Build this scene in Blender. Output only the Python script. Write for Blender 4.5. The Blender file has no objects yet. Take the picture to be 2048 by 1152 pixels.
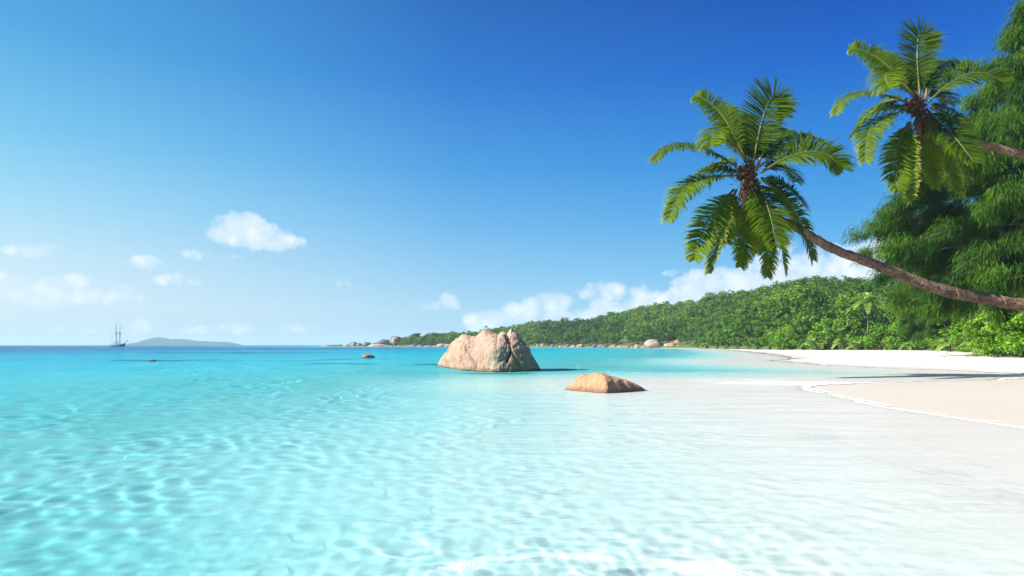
import bpy, bmesh, math, random
import numpy as np
from mathutils import Vector, Matrix

sc = bpy.context.scene
COL = sc.collection
F = 1365.333            # focal length in photograph pixels (24 mm on a 36 mm sensor, 2048 px)
CAMZ = 1.7
HY = 690.0              # horizon row in the photograph
R = math.radians
rng = np.random.default_rng(7)
random.seed(7)


def at(px, py, D):
    """A point of the place D metres ahead that the photograph shows at (px, py)."""
    return np.array([(px - 1024) / F * D, D, CAMZ + (HY - py) / F * D])


# ------------------------------------------------------------------ helpers
def tag(o, label=None, cat=None, group=None, kind=None):
    if label: o['label'] = label
    if cat: o['category'] = cat
    if group: o['group'] = group
    if kind: o['kind'] = kind
    return o


def empty(name, loc, label, cat, group=None, rot=(0, 0, 0)):
    o = bpy.data.objects.new(name, None)
    COL.objects.link(o)
    o.location = loc
    o.rotation_euler = rot
    o.empty_display_size = .3
    return tag(o, label, cat, group)


def mesh_np(name, V, Fc, smooth=True, attrs=None, cattrs=None):
    """V n x 3; Fc: m x k array, or a list of arrays with differing k."""
    if not isinstance(Fc, list): Fc = [Fc]
    Fc = [np.asarray(f, dtype=np.int32) for f in Fc if len(f)]
    me = bpy.data.meshes.new(name)
    V = np.asarray(V, dtype=np.float32)
    me.vertices.add(len(V)); me.vertices.foreach_set('co', V.ravel())
    loops = np.concatenate([f.ravel() for f in Fc])
    tot = np.concatenate([np.full(len(f), f.shape[1], np.int32) for f in Fc])
    start = np.concatenate([[0], np.cumsum(tot)[:-1]]).astype(np.int32)
    me.loops.add(len(loops)); me.loops.foreach_set('vertex_index', loops)
    me.polygons.add(len(tot)); me.polygons.foreach_set('loop_start', start)
    me.polygons.foreach_set('loop_total', tot)
    me.update(calc_edges=True)
    me.polygons.foreach_set('use_smooth', np.full(len(tot), smooth, dtype=bool))
    for k, v in (attrs or {}).items():
        a = me.attributes.new(k, 'FLOAT', 'POINT'); a.data.foreach_set('value', np.asarray(v, np.float32))
    me.validate()
    return me


def obj(name, me, mat=None, parent=None, loc=(0, 0, 0), rot=(0, 0, 0), scale=(1, 1, 1)):
    o = bpy.data.objects.new(name, me)
    COL.objects.link(o)
    if mat is not None:
        for m in (mat if isinstance(mat, (list, tuple)) else [mat]):
            if m.name not in [x.name for x in me.materials if x]: me.materials.append(m)
    if parent is not None: o.parent = parent
    o.location = loc; o.rotation_euler = rot; o.scale = scale
    return o


class MB:
    """Collects vertices and faces of one mesh."""
    def __init__(s): s.V = []; s.Q = []; s.T = []; s.n = 0; s.tone = []
    def add(s, V, Q=None, T=None, tone=0.):
        V = np.asarray(V, float).reshape(-1, 3)
        if Q is not None and len(Q): s.Q.append(np.asarray(Q).reshape(-1, 4) + s.n)
        if T is not None and len(T): s.T.append(np.asarray(T).reshape(-1, 3) + s.n)
        s.V.append(V); s.n += len(V)
        s.tone.append(np.broadcast_to(np.asarray(tone, float), (len(V),)))
    def tube(s, P, rad, n=8, cap=True, tone=0.):
        P = np.asarray(P, float); m = len(P); rad = np.broadcast_to(np.asarray(rad, float), (m,))
        T = np.gradient(P, axis=0); T /= np.linalg.norm(T, axis=1)[:, None] + 1e-9
        ref = np.array([0, 0, 1.]) if abs(T[0, 2]) < .9 else np.array([1., 0, 0])
        A = np.cross(T, ref); A /= np.linalg.norm(A, axis=1)[:, None] + 1e-9
        B = np.cross(T, A)
        a = np.arange(n) / n * 2 * np.pi
        V = P[:, None, :] + rad[:, None, None] * (np.cos(a)[None, :, None] * A[:, None, :] + np.sin(a)[None, :, None] * B[:, None, :])
        i = np.arange(m * n).reshape(m, n); j = np.roll(i, -1, 1)
        Q = np.stack([i[:-1], j[:-1], j[1:], i[1:]], -1).reshape(-1, 4)
        V = V.reshape(-1, 3); Tr = []
        if cap:
            V = np.vstack([V, P[0], P[-1]]); c0 = m * n; c1 = c0 + 1
            for k in range(n):
                Tr.append((c0, j[0, k], i[0, k])); Tr.append((c1, i[-1, k], j[-1, k]))
        s.add(V, Q, Tr, tone)
    def box(s, c, h, rotz=0., tone=0.):
        c = np.asarray(c, float); h = np.asarray(h, float)
        V = np.array([(x, y, z) for z in (-1, 1) for y in (-1, 1) for x in (-1, 1)], float) * h
        if rotz:
            ca, sa = math.cos(rotz), math.sin(rotz)
            V = np.stack([V[:, 0] * ca - V[:, 1] * sa, V[:, 0] * sa + V[:, 1] * ca, V[:, 2]], -1)
        s.add(V + c, [(0, 2, 3, 1), (4, 5, 7, 6), (0, 1, 5, 4), (2, 6, 7, 3), (0, 4, 6, 2), (1, 3, 7, 5)], tone=tone)
    def mesh(s, name, smooth=True):
        f = []
        if s.Q: f.append(np.concatenate(s.Q))
        if s.T: f.append(np.concatenate(s.T))
        return mesh_np(name, np.concatenate(s.V), f, smooth, {'tone': np.concatenate(s.tone)})
    def build(s, name, mat, parent=None, smooth=True, **k):
        return obj(name, s.mesh(name, smooth), mat, parent, **k)


# value noise in numpy ------------------------------------------------------
_tab = np.random.default_rng(3).random(4096)
def vnoise(P):
    P = np.asarray(P, float); I = np.floor(P).astype(np.int64); f = P - I; f = f * f * f * (f * (f * 6 - 15) + 10)
    def h(a, b, c): return _tab[(a * 73856093 ^ b * 19349663 ^ c * 83492791) & 4095]
    x, y, z = I[..., 0], I[..., 1], I[..., 2]; fx, fy, fz = f[..., 0], f[..., 1], f[..., 2]
    def lx(b, c): return h(x, b, c) * (1 - fx) + h(x + 1, b, c) * fx
    return (lx(y, z) * (1 - fy) + lx(y + 1, z) * fy) * (1 - fz) + (lx(y, z + 1) * (1 - fy) + lx(y + 1, z + 1) * fy) * fz
def fbm(P, oct=4, gain=.5):
    P = np.asarray(P, float); s = 0; a = 1; t = 0
    for k in range(oct):
        s = s + a * (vnoise(P * 2 ** k + 17.3 * k) - .5); t += a; a *= gain
    return s / t * 2
def sstep(a, b, x):
    t = np.clip((x - a) / (b - a), 0, 1); return t * t * (3 - 2 * t)


# ------------------------------------------------------------------ materials
class NT:
    def __init__(s, name):
        s.m = bpy.data.materials.new(name); s.m.use_nodes = True; s.t = s.m.node_tree; s.t.nodes.clear()
        s.out = s.n('ShaderNodeOutputMaterial')
    def n(s, t, **k):
        x = s.t.nodes.new(t)
        for a, v in k.items(): setattr(x, a, v)
        return x
    def set(s, node, **k):
        for a, v in k.items(): s.inp(node, a.replace('_', ' '), v)
        return node
    def inp(s, node, name, v):
        i = node.inputs[name]
        if hasattr(v, 'is_output'): s.t.links.new(v, i)
        else: i.default_value = v
    def math(s, op, a, b=None, c=None, clamp=False):
        x = s.n('ShaderNodeMath', operation=op); x.use_clamp = clamp
        for i, v in enumerate((a, b, c)):
            if v is not None: s.inp(x, i, v)
        return x.outputs[0]
    def mixc(s, f, a, b, blend='MIX'):
        x = s.n('ShaderNodeMix', data_type='RGBA', blend_type=blend)
        for i, v in ((0, f), (6, a), (7, b)):
            if isinstance(v, tuple) and len(v) == 3: v = (*v, 1)
            s.inp(x, i, v)
        return x.outputs[2]
    def noise(s, vec, scale, detail=4, rough=.55, dist=0.):
        x = s.n('ShaderNodeTexNoise'); s.set(x, Scale=scale, Detail=detail, Roughness=rough, Distortion=dist)
        if vec is not None: s.inp(x, 'Vector', vec)
        return x.outputs['Fac']
    def ramp(s, f, stops, interp='LINEAR'):
        x = s.n('ShaderNodeValToRGB'); x.color_ramp.interpolation = interp
        el = x.color_ramp.elements
        while len(el) < len(stops): el.new(.5)
        for e, (p, c) in zip(el, stops):
            e.position = p; e.color = (*c, 1) if isinstance(c, tuple) else (c, c, c, 1)
        s.inp(x, 0, f); return x.outputs[0]
    def mapping(s, vec, scale=(1, 1, 1), loc=(0, 0, 0), rot=(0, 0, 0)):
        x = s.n('ShaderNodeMapping'); s.inp(x, 'Vector', vec); x.inputs['Scale'].default_value = scale
        x.inputs['Location'].default_value = loc; x.inputs['Rotation'].default_value = rot; return x.outputs[0]
    def coord(s, k='Object'): return s.n('ShaderNodeTexCoord').outputs[k]
    def attr(s, name): return s.n('ShaderNodeAttribute', attribute_name=name).outputs['Fac']
    def bump(s, h, dist=.05, strength=1.):
        x = s.n('ShaderNodeBump'); s.set(x, Distance=dist, Strength=strength, Height=h); return x.outputs[0]
    def principled(s, color, rough=.6, normal=None, spec=.4, **k):
        x = s.n('ShaderNodeBsdfPrincipled')
        s.inp(x, 'Base Color', (*color, 1) if isinstance(color, tuple) and len(color) == 3 else color)
        s.inp(x, 'Roughness', rough); s.inp(x, 'Specular IOR Level', spec)
        if normal is not None: s.inp(x, 'Normal', normal)
        for a, v in k.items(): s.inp(x, a.replace('_', ' '), v)
        return x.outputs[0]
    def surf(s, x): s.t.links.new(x, s.out.inputs['Surface']); return s.m
    def mixs(s, f, a, b):
        x = s.n('ShaderNodeMixShader'); s.inp(x, 0, f); s.inp(x, 1, a); s.inp(x, 2, b); return x.outputs[0]


def leaf_mat(name, c_dark, c_light, c_dry, trans=.45, rough=.45, spec=.35, scale=.4):
    """Leaf with its own colour spread ('tone' 0 dark green .. 1 light, above 1 dry); lit through as real leaves are."""
    m = NT(name)
    tone = m.attr('tone')
    rnd = m.n('ShaderNodeObjectInfo').outputs['Random']
    nz = m.noise(m.coord('Object'), scale, 2)
    f = m.math('ADD', m.math('MULTIPLY', tone, 1 / 2.), m.math('MULTIPLY', m.math('SUBTRACT', rnd, .5), .14))
    f = m.math('ADD', f, m.math('MULTIPLY', m.math('SUBTRACT', nz, .5), .3))
    col = m.ramp(f, [(0, c_dark), (.5, c_light), (1, c_dry)])
    p = m.principled(col, rough, None, spec)
    t = m.n('ShaderNodeBsdfTranslucent')
    m.inp(t, 'Color', m.mixc(1., col, (1.0, .95, .35), 'MULTIPLY'))
    return m.surf(m.mixs(trans, p, t.outputs[0]))


def plain(name, col, rough=.6, spec=.4, var=.15, scale=6, bump=.0):
    m = NT(name); co = m.coord('Object'); nz = m.noise(co, scale, 4)
    c2 = tuple(max(0, x * (1 - var)) for x in col); c3 = tuple(x * (1 + var) for x in col)
    c = m.mixc(nz, c2, c3)
    return m.surf(m.principled(c, rough, m.bump(nz, bump) if bump else None, spec))


def rock_mat(name, c1, c2, stain, dark, streak=.6, scale=1., bump=.12, grain=.25):
    m = NT(name); co = m.coord('Object')
    big = m.noise(co, .7 * scale, 5, .6)
    fine = m.noise(co, 22 * scale, 5, .75)
    st = m.noise(m.mapping(co, (1.6, 1.6, .22)), 1.6 * scale, 4, .6)
    col = m.mixc(m.ramp(big, [(.35, 0.), (.65, 1.)]), c1, c2)
    col = m.mixc(m.math('MULTIPLY', m.ramp(st, [(.5, 0.), (.68, 1.)]), streak), col, stain)
    sp = m.noise(m.mapping(co, (1, 1, .6)), 5 * scale, 5, .7)
    col = m.mixc(m.math('MULTIPLY', m.ramp(sp, [(.58, 0.), (.75, 1.)]), .55), col, dark)
    col = m.mixc(m.math('MULTIPLY', m.ramp(fine, [(.35, 1.), (.6, 0.)]), grain), col, dark)
    gz = m.n('ShaderNodeSeparateXYZ'); m.inp(gz, 0, m.n('ShaderNodeNewGeometry').outputs['Position'])
    wetb = m.ramp(m.math('ADD', gz.outputs[2], m.math('MULTIPLY', m.math('SUBTRACT', sp, .5), .35)), [(.04, 1.), (.20, 0.)])
    col = m.mixc(m.math('MULTIPLY', wetb, .6), col, dark)
    cr = m.attr('crack')
    col = m.mixc(m.math('MULTIPLY', cr, .8), col, dark)
    h = m.math('ADD', m.math('MULTIPLY', sp, .6), m.math('MULTIPLY', fine, .45))
    h = m.math('ADD', h, m.math('MULTIPLY', big, .8))
    return m.surf(m.principled(col, .8, m.bump(h, bump), .25))


M = {}
M['palm_leaf'] = leaf_mat('palm_leaf', (.016, .058, .003), (.15, .245, .007), (.42, .28, .04), .48, .45, .3, 1.2)
M['palm_stalk'] = plain('palm_stalk', (.105, .115, .022), .5, .4, .25, 5)
M['small_palm_leaf'] = leaf_mat('small_palm_leaf', (.05, .15, .015), (.26, .44, .08), (.46, .46, .14), .4, .42, .4, .5)
M['fibre'] = plain('fibre', (.12, .062, .032), .9, .1, .45, 14)
M['husk'] = plain('husk', (.20, .13, .06), .7, .2, .3, 8)
M['leaf'] = leaf_mat('leaf', (.012, .055, .003), (.15, .33, .010), (.24, .33, .05), .42, .5, .25, .35)
M['bright_leaf'] = leaf_mat('bright_leaf', (.05, .16, .008), (.20, .40, .02), (.36, .44, .05), .42, .45, .3, .6)
M['forest_leaf'] = leaf_mat('forest_leaf', (.012, .05, .006), (.125, .255, .014), (.34, .31, .11), .4, .6, .15, .02)
M['needle'] = leaf_mat('needle', (.016, .068, .006), (.105, .225, .014), (.20, .30, .04), .42, .6, .15, .5)
M['bark'] = plain('bark', (.16, .12, .09), .9, .15, .35, 4, .05)
M['boat_white'] = plain('boat_white', (.75, .74, .72), .4)
M['boat_dark'] = plain('boat_dark', (.03, .045, .08), .4)
M['boat_wood'] = plain('boat_wood', (.16, .11, .09), .6)
M['mast'] = plain('mast', (.10, .10, .12), .5)
M['glass_dark'] = plain('glass_dark', (.03, .03, .035), .15, .6)
M['strap'] = plain('strap', (.34, .26, .12), .8, .2, .2, 20)
M['dry_leaf'] = plain('dry_leaf', (.55, .26, .07), .7, .2, .3, 12)
M['driftwood'] = plain('driftwood', (.10, .08, .065), .9, .1, .3, 6)
M['granite'] = rock_mat('granite', (.41, .27, .185), (.46, .345, .265), (.32, .15, .06), (.11, .06, .035), .75, .55, .2)
M['orange_granite'] = rock_mat('orange_granite', (.42, .235, .125), (.45, .29, .17), (.27, .105, .04), (.10, .05, .03), .55, 1.0, .07, .5)
M['shore_granite'] = rock_mat('shore_granite', (.33, .235, .18), (.40, .32, .265), (.42, .24, .14), (.15, .10, .08), .5, .25, .3)
M['red_granite'] = rock_mat('red_granite', (.33, .18, .105), (.38, .235, .15), (.40, .19, .09), (.14, .08, .05), .5, .25, .3)
M['dark_granite'] = rock_mat('dark_granite', (.10, .10, .11), (.26, .25, .26), (.07, .065, .07), (.035, .035, .04), .8, .22, .3)
M['wet_rock'] = rock_mat('wet_rock', (.20, .14, .085), (.34, .24, .14), (.14, .09, .05), (.05, .035, .03), .5, 1.2, .06)
M['hill_ground'] = plain('hill_ground', (.06, .085, .03), .95, .05, .4, .05)
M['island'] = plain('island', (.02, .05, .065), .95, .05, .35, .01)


def trunk_mat():
    m = NT('palm_trunk'); co = m.coord('Object')
    al = m.attr('along'); tone = m.attr('tone')
    wob = m.noise(co, 2.2, 3)
    ring = m.math('SINE', m.math('ADD', m.math('MULTIPLY', al, 44.), m.math('MULTIPLY', wob, 9.)))
    big = m.noise(co, 1.7, 5, .65); pit = m.noise(m.mapping(co, (1.3, 1.3, 1.3)), 7.5, 5, .75)
    col = m.mixc(m.ramp(big, [(.36, 0.), (.64, 1.)]), (.15, .095, .065), (.33, .21, .135))
    lich = m.noise(co, 4.5, 4, .7)
    col = m.mixc(m.math('MULTIPLY', m.ramp(lich, [(.56, 0.), (.66, 1.)]), .6), col, (.36, .31, .26))
    rust = m.noise(co, 3.1, 3, .6, .6)
    col = m.mixc(m.math('MULTIPLY', m.ramp(rust, [(.57, 0.), (.70, 1.)]), .55), col, (.36, .15, .05))
    rough_zone = m.ramp(al, [(.35, .0), (.6, 1.)])
    dk = m.math('MULTIPLY', m.ramp(pit, [(.50, 0.), (.60, 1.)]), m.math('ADD', .35, m.math('MULTIPLY', rough_zone, .6)))
    col = m.mixc(dk, col, (.035, .022, .017))
    col = m.mixc(m.math('MULTIPLY', m.ramp(ring, [(.6, 0.), (1., 1.)]), .25), col, (.06, .04, .03))
    h = m.math('SUBTRACT', m.math('MULTIPLY', big, .5), m.math('MULTIPLY', pit, 1.1))
    h = m.math('ADD', h, m.math('MULTIPLY', ring, .10))
    return m.surf(m.principled(col, .9, m.bump(h, .11), .12))
M['palm_trunk'] = trunk_mat()

# ------------------------------------------------------------------ shore line and depths
SHORE = [(10.4, -40), (10.45, 5), (10.5, 12), (10.55, 14), (10.65, 17), (10.7, 20), (10.75, 23), (11.2, 26.2),
         (12.6, 28.6), (14.9, 30.0), (18, 31.4), (21.5, 32.8), (26, 34.4), (30, 37), (31, 41), (29.5, 46), (27.5, 53),
         (27, 62), (29, 74), (37, 88), (46, 116), (62, 178), (80, 258), (90, 335)]
FAR = [(1290, 398), (1240, 425), (1200, 450), (1100, 520), (1000, 590), (900, 650), (800, 720), (700, 800), (645, 850)]
SHORE += [((p - 1024) / F * d, d) for p, d in FAR]
SHORE += [(-245, 885), (-150, 1000), (0, 1150)]
POLY = np.array(SHORE + [(4000, 1400), (4000, -40)], float)


def shore_dist(X, Y):
    """Distance to the shore line, positive over water and negative on land."""
    X = np.asarray(X, float); Y = np.asarray(Y, float)
    best = np.full(X.shape, 1e9); inside = np.zeros(X.shape, bool)
    n = len(POLY)
    for i in range(n):
        ax, ay = POLY[i]; bx, by = POLY[(i + 1) % n]
        if i < len(SHORE) - 1:
            dx, dy = bx - ax, by - ay
            t = np.clip(((X - ax) * dx + (Y - ay) * dy) / (dx * dx + dy * dy), 0, 1)
            best = np.minimum(best, np.hypot(X - ax - t * dx, Y - ay - t * dy))
        c = (ay > Y) != (by > Y)
        with np.errstate(divide='ignore', invalid='ignore'):
            xi = ax + (Y - ay) * (bx - ax) / (by - ay if by != ay else 1e-9)
        inside ^= c & (X < xi)
    return np.where(inside, -best, best)


HD = np.array([0, 1.0, 4, 6, 8, 11, 15, 20, 40, 75, 120, 200, 400, 800, 4000.])
HV = np.array([0, .022, .095, .17, .30, .56, .92, 1.2, 1.75, 2.4, 3.1, 5, 10, 18, 22.])
LD = np.array([0, 3, 8, 20, 60, 150, 400.])
LV = np.array([0, .06, .2, .5, .85, 1.0, 1.4])


def ground(X, Y):
    d = shore_dist(X, Y)
    P = np.stack([X, Y, 0 * X], -1)
    wob = fbm(P * .22 + 5, 4, .6)
    d = d + wob * np.clip(np.abs(Y) * .035, .2, 1.6)
    h = np.interp(d, HD, HV)
    # gentle hollows and bars on the sea bed
    h = h * (1 + .16 * fbm(P * .16 + 40, 3) * sstep(3, 10, d))
    # the deeper hole at the near left, and a bar of sand in front of the small boulder
    h = h + .22 * np.exp(-(((X + 4.5) / 3.2) ** 2 + ((Y - 5.0) / 2.6) ** 2))
    h = h * (1 - .45 * np.exp(-(((X - 4) / 9) ** 2 + ((Y - 31) / 7) ** 2)))
    land = np.interp(-d, LD, LV) + .03 * fbm(P * .5, 3) * sstep(2, 8, -d)
    return np.where(d > 0, -h, land), d


def polar(angles, radii, zf):
    A, Rr = np.meshgrid(np.radians(angles), radii)
    X = Rr * np.sin(A); Y = Rr * np.cos(A)
    n, m = X.shape; i = np.arange(n * m).reshape(n, m); j = np.roll(i, -1, 1)
    Fc = np.stack([i[:-1], i[1:], j[1:], j[:-1]], -1).reshape(-1, 4)      # closed round the circle
    return X, Y, Fc, i[0]


def angs(fine, lim, coarse):
    a = np.arange(-lim, lim + 1e-6, fine)
    b = np.arange(lim + coarse, 360 - lim - 1e-6, coarse)
    return np.concatenate([a, b])


# ground sheet: sand, sea bed
radii = np.concatenate([2.5 * np.exp(np.arange(0, math.log(60 / 2.5), .008)), 60 * np.exp(np.arange(0, math.log(5800 / 60) + .02, .02))])
X, Y, Fc, inner = polar(angs(.18, 48, 4), radii, None)
Z, dd = ground(X, Y)
wet = np.where(Y < 36, sstep(19, 12, -dd), sstep(3.0, .8, -dd)) * 1.0
wet = np.where((Y >= 33.5) & (Y < 46), np.maximum(sstep(1.6, .5, -dd), np.where(Y < 36, sstep(19, 12, -dd) * sstep(36, 34.5, Y), 0)), wet)
Zc = np.maximum(Z, -7.)
V = np.stack([X, Y, Zc], -1).reshape(-1, 3)
cz = float(Zc[0].mean()); V = np.vstack([V, [0, 0, cz]])
fan = np.stack([inner, np.roll(inner, -1), np.full_like(inner, len(V) - 1)], -1)
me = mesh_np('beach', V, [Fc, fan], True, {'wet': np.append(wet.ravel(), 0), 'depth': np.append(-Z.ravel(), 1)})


def sand_mat():
    m = NT('sand'); co = m.coord('Object')
    big = m.noise(co, .25, 4); fine = m.noise(co, 60, 3, .7); mid = m.noise(co, 3., 4)
    wv = m.math('ADD', m.attr('wet'), m.math('MULTIPLY', m.math('SUBTRACT', mid, .5), .25))
    wetf = m.ramp(wv, [(.35, 0.), (.6, 1.)])
    dry = m.mixc(big, (.47, .445, .41), (.52, .50, .465))
    streak = m.noise(m.mapping(co, (.25, 1.6, 1), rot=(0, 0, R(-20))), 1.3, 5, .65)
    wetc = m.mixc(streak, (.43, .388, .315), (.50, .462, .395))
    col = m.mixc(wetf, dry, wetc)
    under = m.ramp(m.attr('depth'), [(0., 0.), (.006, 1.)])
    col = m.mixc(under, col, m.mixc(big, (.85, .83, .78), (.90, .89, .845)))  # sea bed colour raised to stand in for sunlight lost through the water
    col = m.mixc(m.math('MULTIPLY', m.math('MULTIPLY', fine, .2), m.math('SUBTRACT', 1., under)), col, (.35, .30, .24))
    # weed-covered reef on the sea bed
    geo = m.n('ShaderNodeNewGeometry').outputs['Position']
    sep = m.n('ShaderNodeSeparateXYZ'); m.inp(sep, 0, geo)
    wn = m.noise(geo, .22, 5, .65)
    tot = None
    for (cx, cy, rx, ry) in ((-38, 78, 9, 5), (-20, 84, 6, 3), (-24, 75, 7, 2.5), (-7.6, 61, 2.4, 3), (-1, 42.6, 2.8, 1.2), (-16, 64, 5, 1.8),
                             (-62, 150, 30, 10), (4.2, 48, 1.6, 1.6), (-90, 300, 60, 40)):
        a = m.math('DIVIDE', m.math('SUBTRACT', sep.outputs[0], cx), rx); b = m.math('DIVIDE', m.math('SUBTRACT', sep.outputs[1], cy), ry)
        e = m.math('SUBTRACT', 1., m.math('ADD', m.math('MULTIPLY', a, a), m.math('MULTIPLY', b, b)))
        e = m.math('MAXIMUM', e, -2.)
        tot = e if tot is None else m.math('MAXIMUM', tot, e)
    reef = m.ramp(m.math('ADD', tot, m.math('MULTIPLY', m.math('SUBTRACT', wn, .5), 2.2)), [(.25, 0.), (.7, 1.)])
    col = m.mixc(m.math('MULTIPLY', reef, .75), col, (.10, .13, .12))
    h = m.math('ADD', m.math('MULTIPLY', fine, .15), mid)
    rough = m.math('SUBTRACT', .95, m.math('MULTIPLY', wetf, .45))
    return m.surf(m.principled(col, rough, m.bump(h, .022), .25))


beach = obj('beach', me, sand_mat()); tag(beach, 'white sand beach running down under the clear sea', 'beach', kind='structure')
beach.cycles.is_caustics_receiver = True

# ------------------------------------------------------------------ foam
def foam_mat():
    m = NT('foam'); geo = m.n('ShaderNodeNewGeometry').outputs['Position']
    mask = m.attr('mask')
    n1 = m.noise(geo, 2.6, 5, .7, .6); n2 = m.noise(geo, 26, 4, .75)
    vo = m.n('ShaderNodeTexVoronoi', feature='DISTANCE_TO_EDGE'); m.set(vo, Scale=13.); m.inp(vo, 'Vector', geo)
    lace = m.ramp(vo.outputs['Distance'], [(0., 1.), (.14, 0.)])
    a = m.math('ADD', m.math('MULTIPLY', n1, .9), m.math('MULTIPLY', n2, .55))
    a = m.math('ADD', a, m.math('MULTIPLY', lace, .16))
    a = m.math('ADD', a, m.math('SUBTRACT', m.math('MULTIPLY', mask, 1.1), 1.42))
    al = m.ramp(a, [(.0, 0.), (.22, .95)])
    d = m.principled((.86, .88, .88), .6, m.bump(n2, .03), .3)
    t = m.n('ShaderNodeBsdfTransparent').outputs[0]
    return m.surf(m.mixs(al, t, d))


def foam_sheet(x0, x1, y0, y1, nx, ny, maskf, zf):
    xs = np.linspace(x0, x1, nx); ys = np.linspace(y0, y1, ny)
    A, B = np.meshgrid(xs, ys); i = np.arange(nx * ny).reshape(ny, nx)
    Q = np.stack([i[:-1, :-1], i[:-1, 1:], i[1:, 1:], i[1:, :-1]], -1).reshape(-1, 4)
    mk = maskf(A, B); z = zf(A, B, mk)
    return np.stack([A, B, z], -1).reshape(-1, 3), Q, mk.ravel()


def near_foam(A, B):
    """The small wave breaking just ahead of the camera."""
    P = np.stack([A, B, 0 * A], -1)
    edge = 5.62 - .10 * (A - .3) ** 2 + .16 * fbm(P * 1.7, 4) + np.where(A > .8, -.12 * (A - .8), -.25 * np.maximum(.1 - A, 0))
    m = np.exp(-((B - edge + .2) / .25) ** 2) * (.62 + .6 * fbm(P * 3.3 + 4, 3)) + sstep(edge + .03, edge - .25, B) * (.30 + .45 * fbm(P * 2.1 + 9, 3))
    return np.clip(m, 0, 1) * sstep(-1.35, -.2, A) * sstep(2.6, 1.5, A) * sstep(3.6, 4.2, B) * (B < edge + .3)


def surf_foam(A, B, d):
    P = np.stack([A, B, 0 * A], -1)
    wash = np.exp(-((d - 1.2 + .5 * fbm(P * .3, 2)) / .9) ** 2) * (.42 + .35 * fbm(P * .5 + 8, 3))
    lace = sstep(0, .3, d) * sstep(7, 1.5, d) * (.26 + .45 * fbm(np.stack([A * .5, B * 1.4, 0 * A], -1) + 20, 4))
    tip = np.exp(-(((A - 12.5) / 6.) ** 2 + ((B - 31.5) / 5.5) ** 2)) * (d > 0) * (.98 + .45 * fbm(np.stack([A * .35, B * .9, 0 * A], -1) + 30, 3))
    return np.clip(np.maximum(wash, np.maximum(lace, tip)), 0, 1) * (d > -.3) * (B < 75) * (B > 5) * (A > 0)


# the lacy white edge of the swash: a ribbon along the water line
xs = np.linspace(4., 32, 420); ys = np.linspace(8, 66, 900)
A, B = np.meshgrid(xs, ys); zg, dg = ground(A, B)
P = np.stack([A, B, 0 * A], -1)
mk = np.clip(np.exp(-((dg - .06) / np.clip(.007 * B, .10, .3)) ** 2) * (.70 + .8 * fbm(P * .9 + 3, 4)), 0, 1)
i = np.arange(A.size).reshape(A.shape)
Q = np.stack([i[:-1, :-1], i[:-1, 1:], i[1:, 1:], i[1:, :-1]], -1).reshape(-1, 4)
mk = mk.ravel(); Q = Q[mk[Q].max(1) > .15]
u, inv = np.unique(Q, return_inverse=True)
V = np.stack([A, B, np.maximum(zg, 0) + .03 + .012 * fbm(P * 3, 3)], -1).reshape(-1, 3)[u]
me = mesh_np('foam', V, inv.reshape(-1, 4), True, {'mask': mk[u]})
tag(obj('foam', me, foam_mat()), 'white foam edging the swash on the wet sand', 'foam', kind='stuff')

# ------------------------------------------------------------------ water
radii = np.concatenate([2.4 * np.exp(np.arange(0, math.log(40 / 2.4), .0072)), 40 * np.exp(np.arange(0, math.log(5800 / 40) + .02, .015))])
X, Y, Fc, inner = polar(angs(.11, 47, 4), radii, None)
Z, dw = ground(X, Y)
depth = np.maximum(-Z, 0)
ang = np.degrees(np.arctan2(X, Y)); rr = np.hypot(X, Y)
zz = np.zeros_like(X); STEP = np.where(rr < 40, .0072, .015)
wr = np.random.default_rng(11)
for k in range(96):
    lam = math.exp(wr.uniform(math.log(.13), math.log(1.6)))
    th = R(180 + 62) + wr.normal(0, .75) if k % 3 else wr.uniform(0, 6.283)   # running in from the open sea towards the sand
    slope = .0080 * min(1., (lam / .24) ** .6) * min(1., (.42 / lam) ** .8)
    amp = slope * lam / 6.283
    fade = sstep(2.2, 5.0, lam / (STEP * rr))
    ph = wr.uniform(0, 6.283)
    warp = .42 * lam * np.sin(X * .9 / lam * .35 + ph * 3) + .3 * lam * np.sin(Y * .7 / lam * .3 + ph * 5)
    zz += fade * amp * np.sin(6.283 / lam * (X * math.cos(th) + Y * math.sin(th) + warp) + ph)
for lam, amp, th, ph in ((3.3, .007, R(215), 1.), (5.5, .014, R(200), 1.), (9., .025, R(186), 2.2), (14., .03, R(170), .4)):
    zz += sstep(2.2, 5, lam / (STEP * rr)) * amp * np.sin(6.283 / lam * (X * math.cos(th) + Y * math.sin(th)) + ph) * sstep(.2, .9, depth)
calm = .35 + 1.0 * np.clip(fbm(np.stack([X * .38, Y * .38, 0 * X], -1) + 60, 4, .6) * 1.5 + .45, 0, 1)
zz *= calm
zz *= np.clip((depth - .02) * 4 + .05, .0, 1) * sstep(47, 44, np.abs(ang))
zz = np.maximum(zz, -depth * .6)
sel = (Y > 3) & (np.abs(ang) < 46) & (rr < 90)
fo = np.zeros_like(X); nf = near_foam(X[sel], Y[sel]); fo[sel] = np.maximum(nf, surf_foam(X[sel], Y[sel], dw[sel])); zz[sel] += nf * .012 * sstep(.0, .8, nf) * 0.5
V = np.stack([X, Y, zz], -1).reshape(-1, 3); V = np.vstack([V, [0, 0, 0]])
fan = np.stack([inner, np.roll(inner, -1), np.full_like(inner, len(V) - 1)], -1)
keep = np.append(depth.ravel(), 1.)[Fc].max(1) > .007          # the sheet ends where the sand comes up through it
me = mesh_np('sea', V, [Fc[keep][:, ::-1], fan[:, ::-1]], True, {'depth': np.append(depth.ravel(), 1.), 'foam': np.append(fo.ravel(), 0)})


def lin(c): return tuple((x / 255 / 12.92 if x <= 10 else ((x / 255 + .055) / 1.055) ** 2.4) for x in c)


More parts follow.
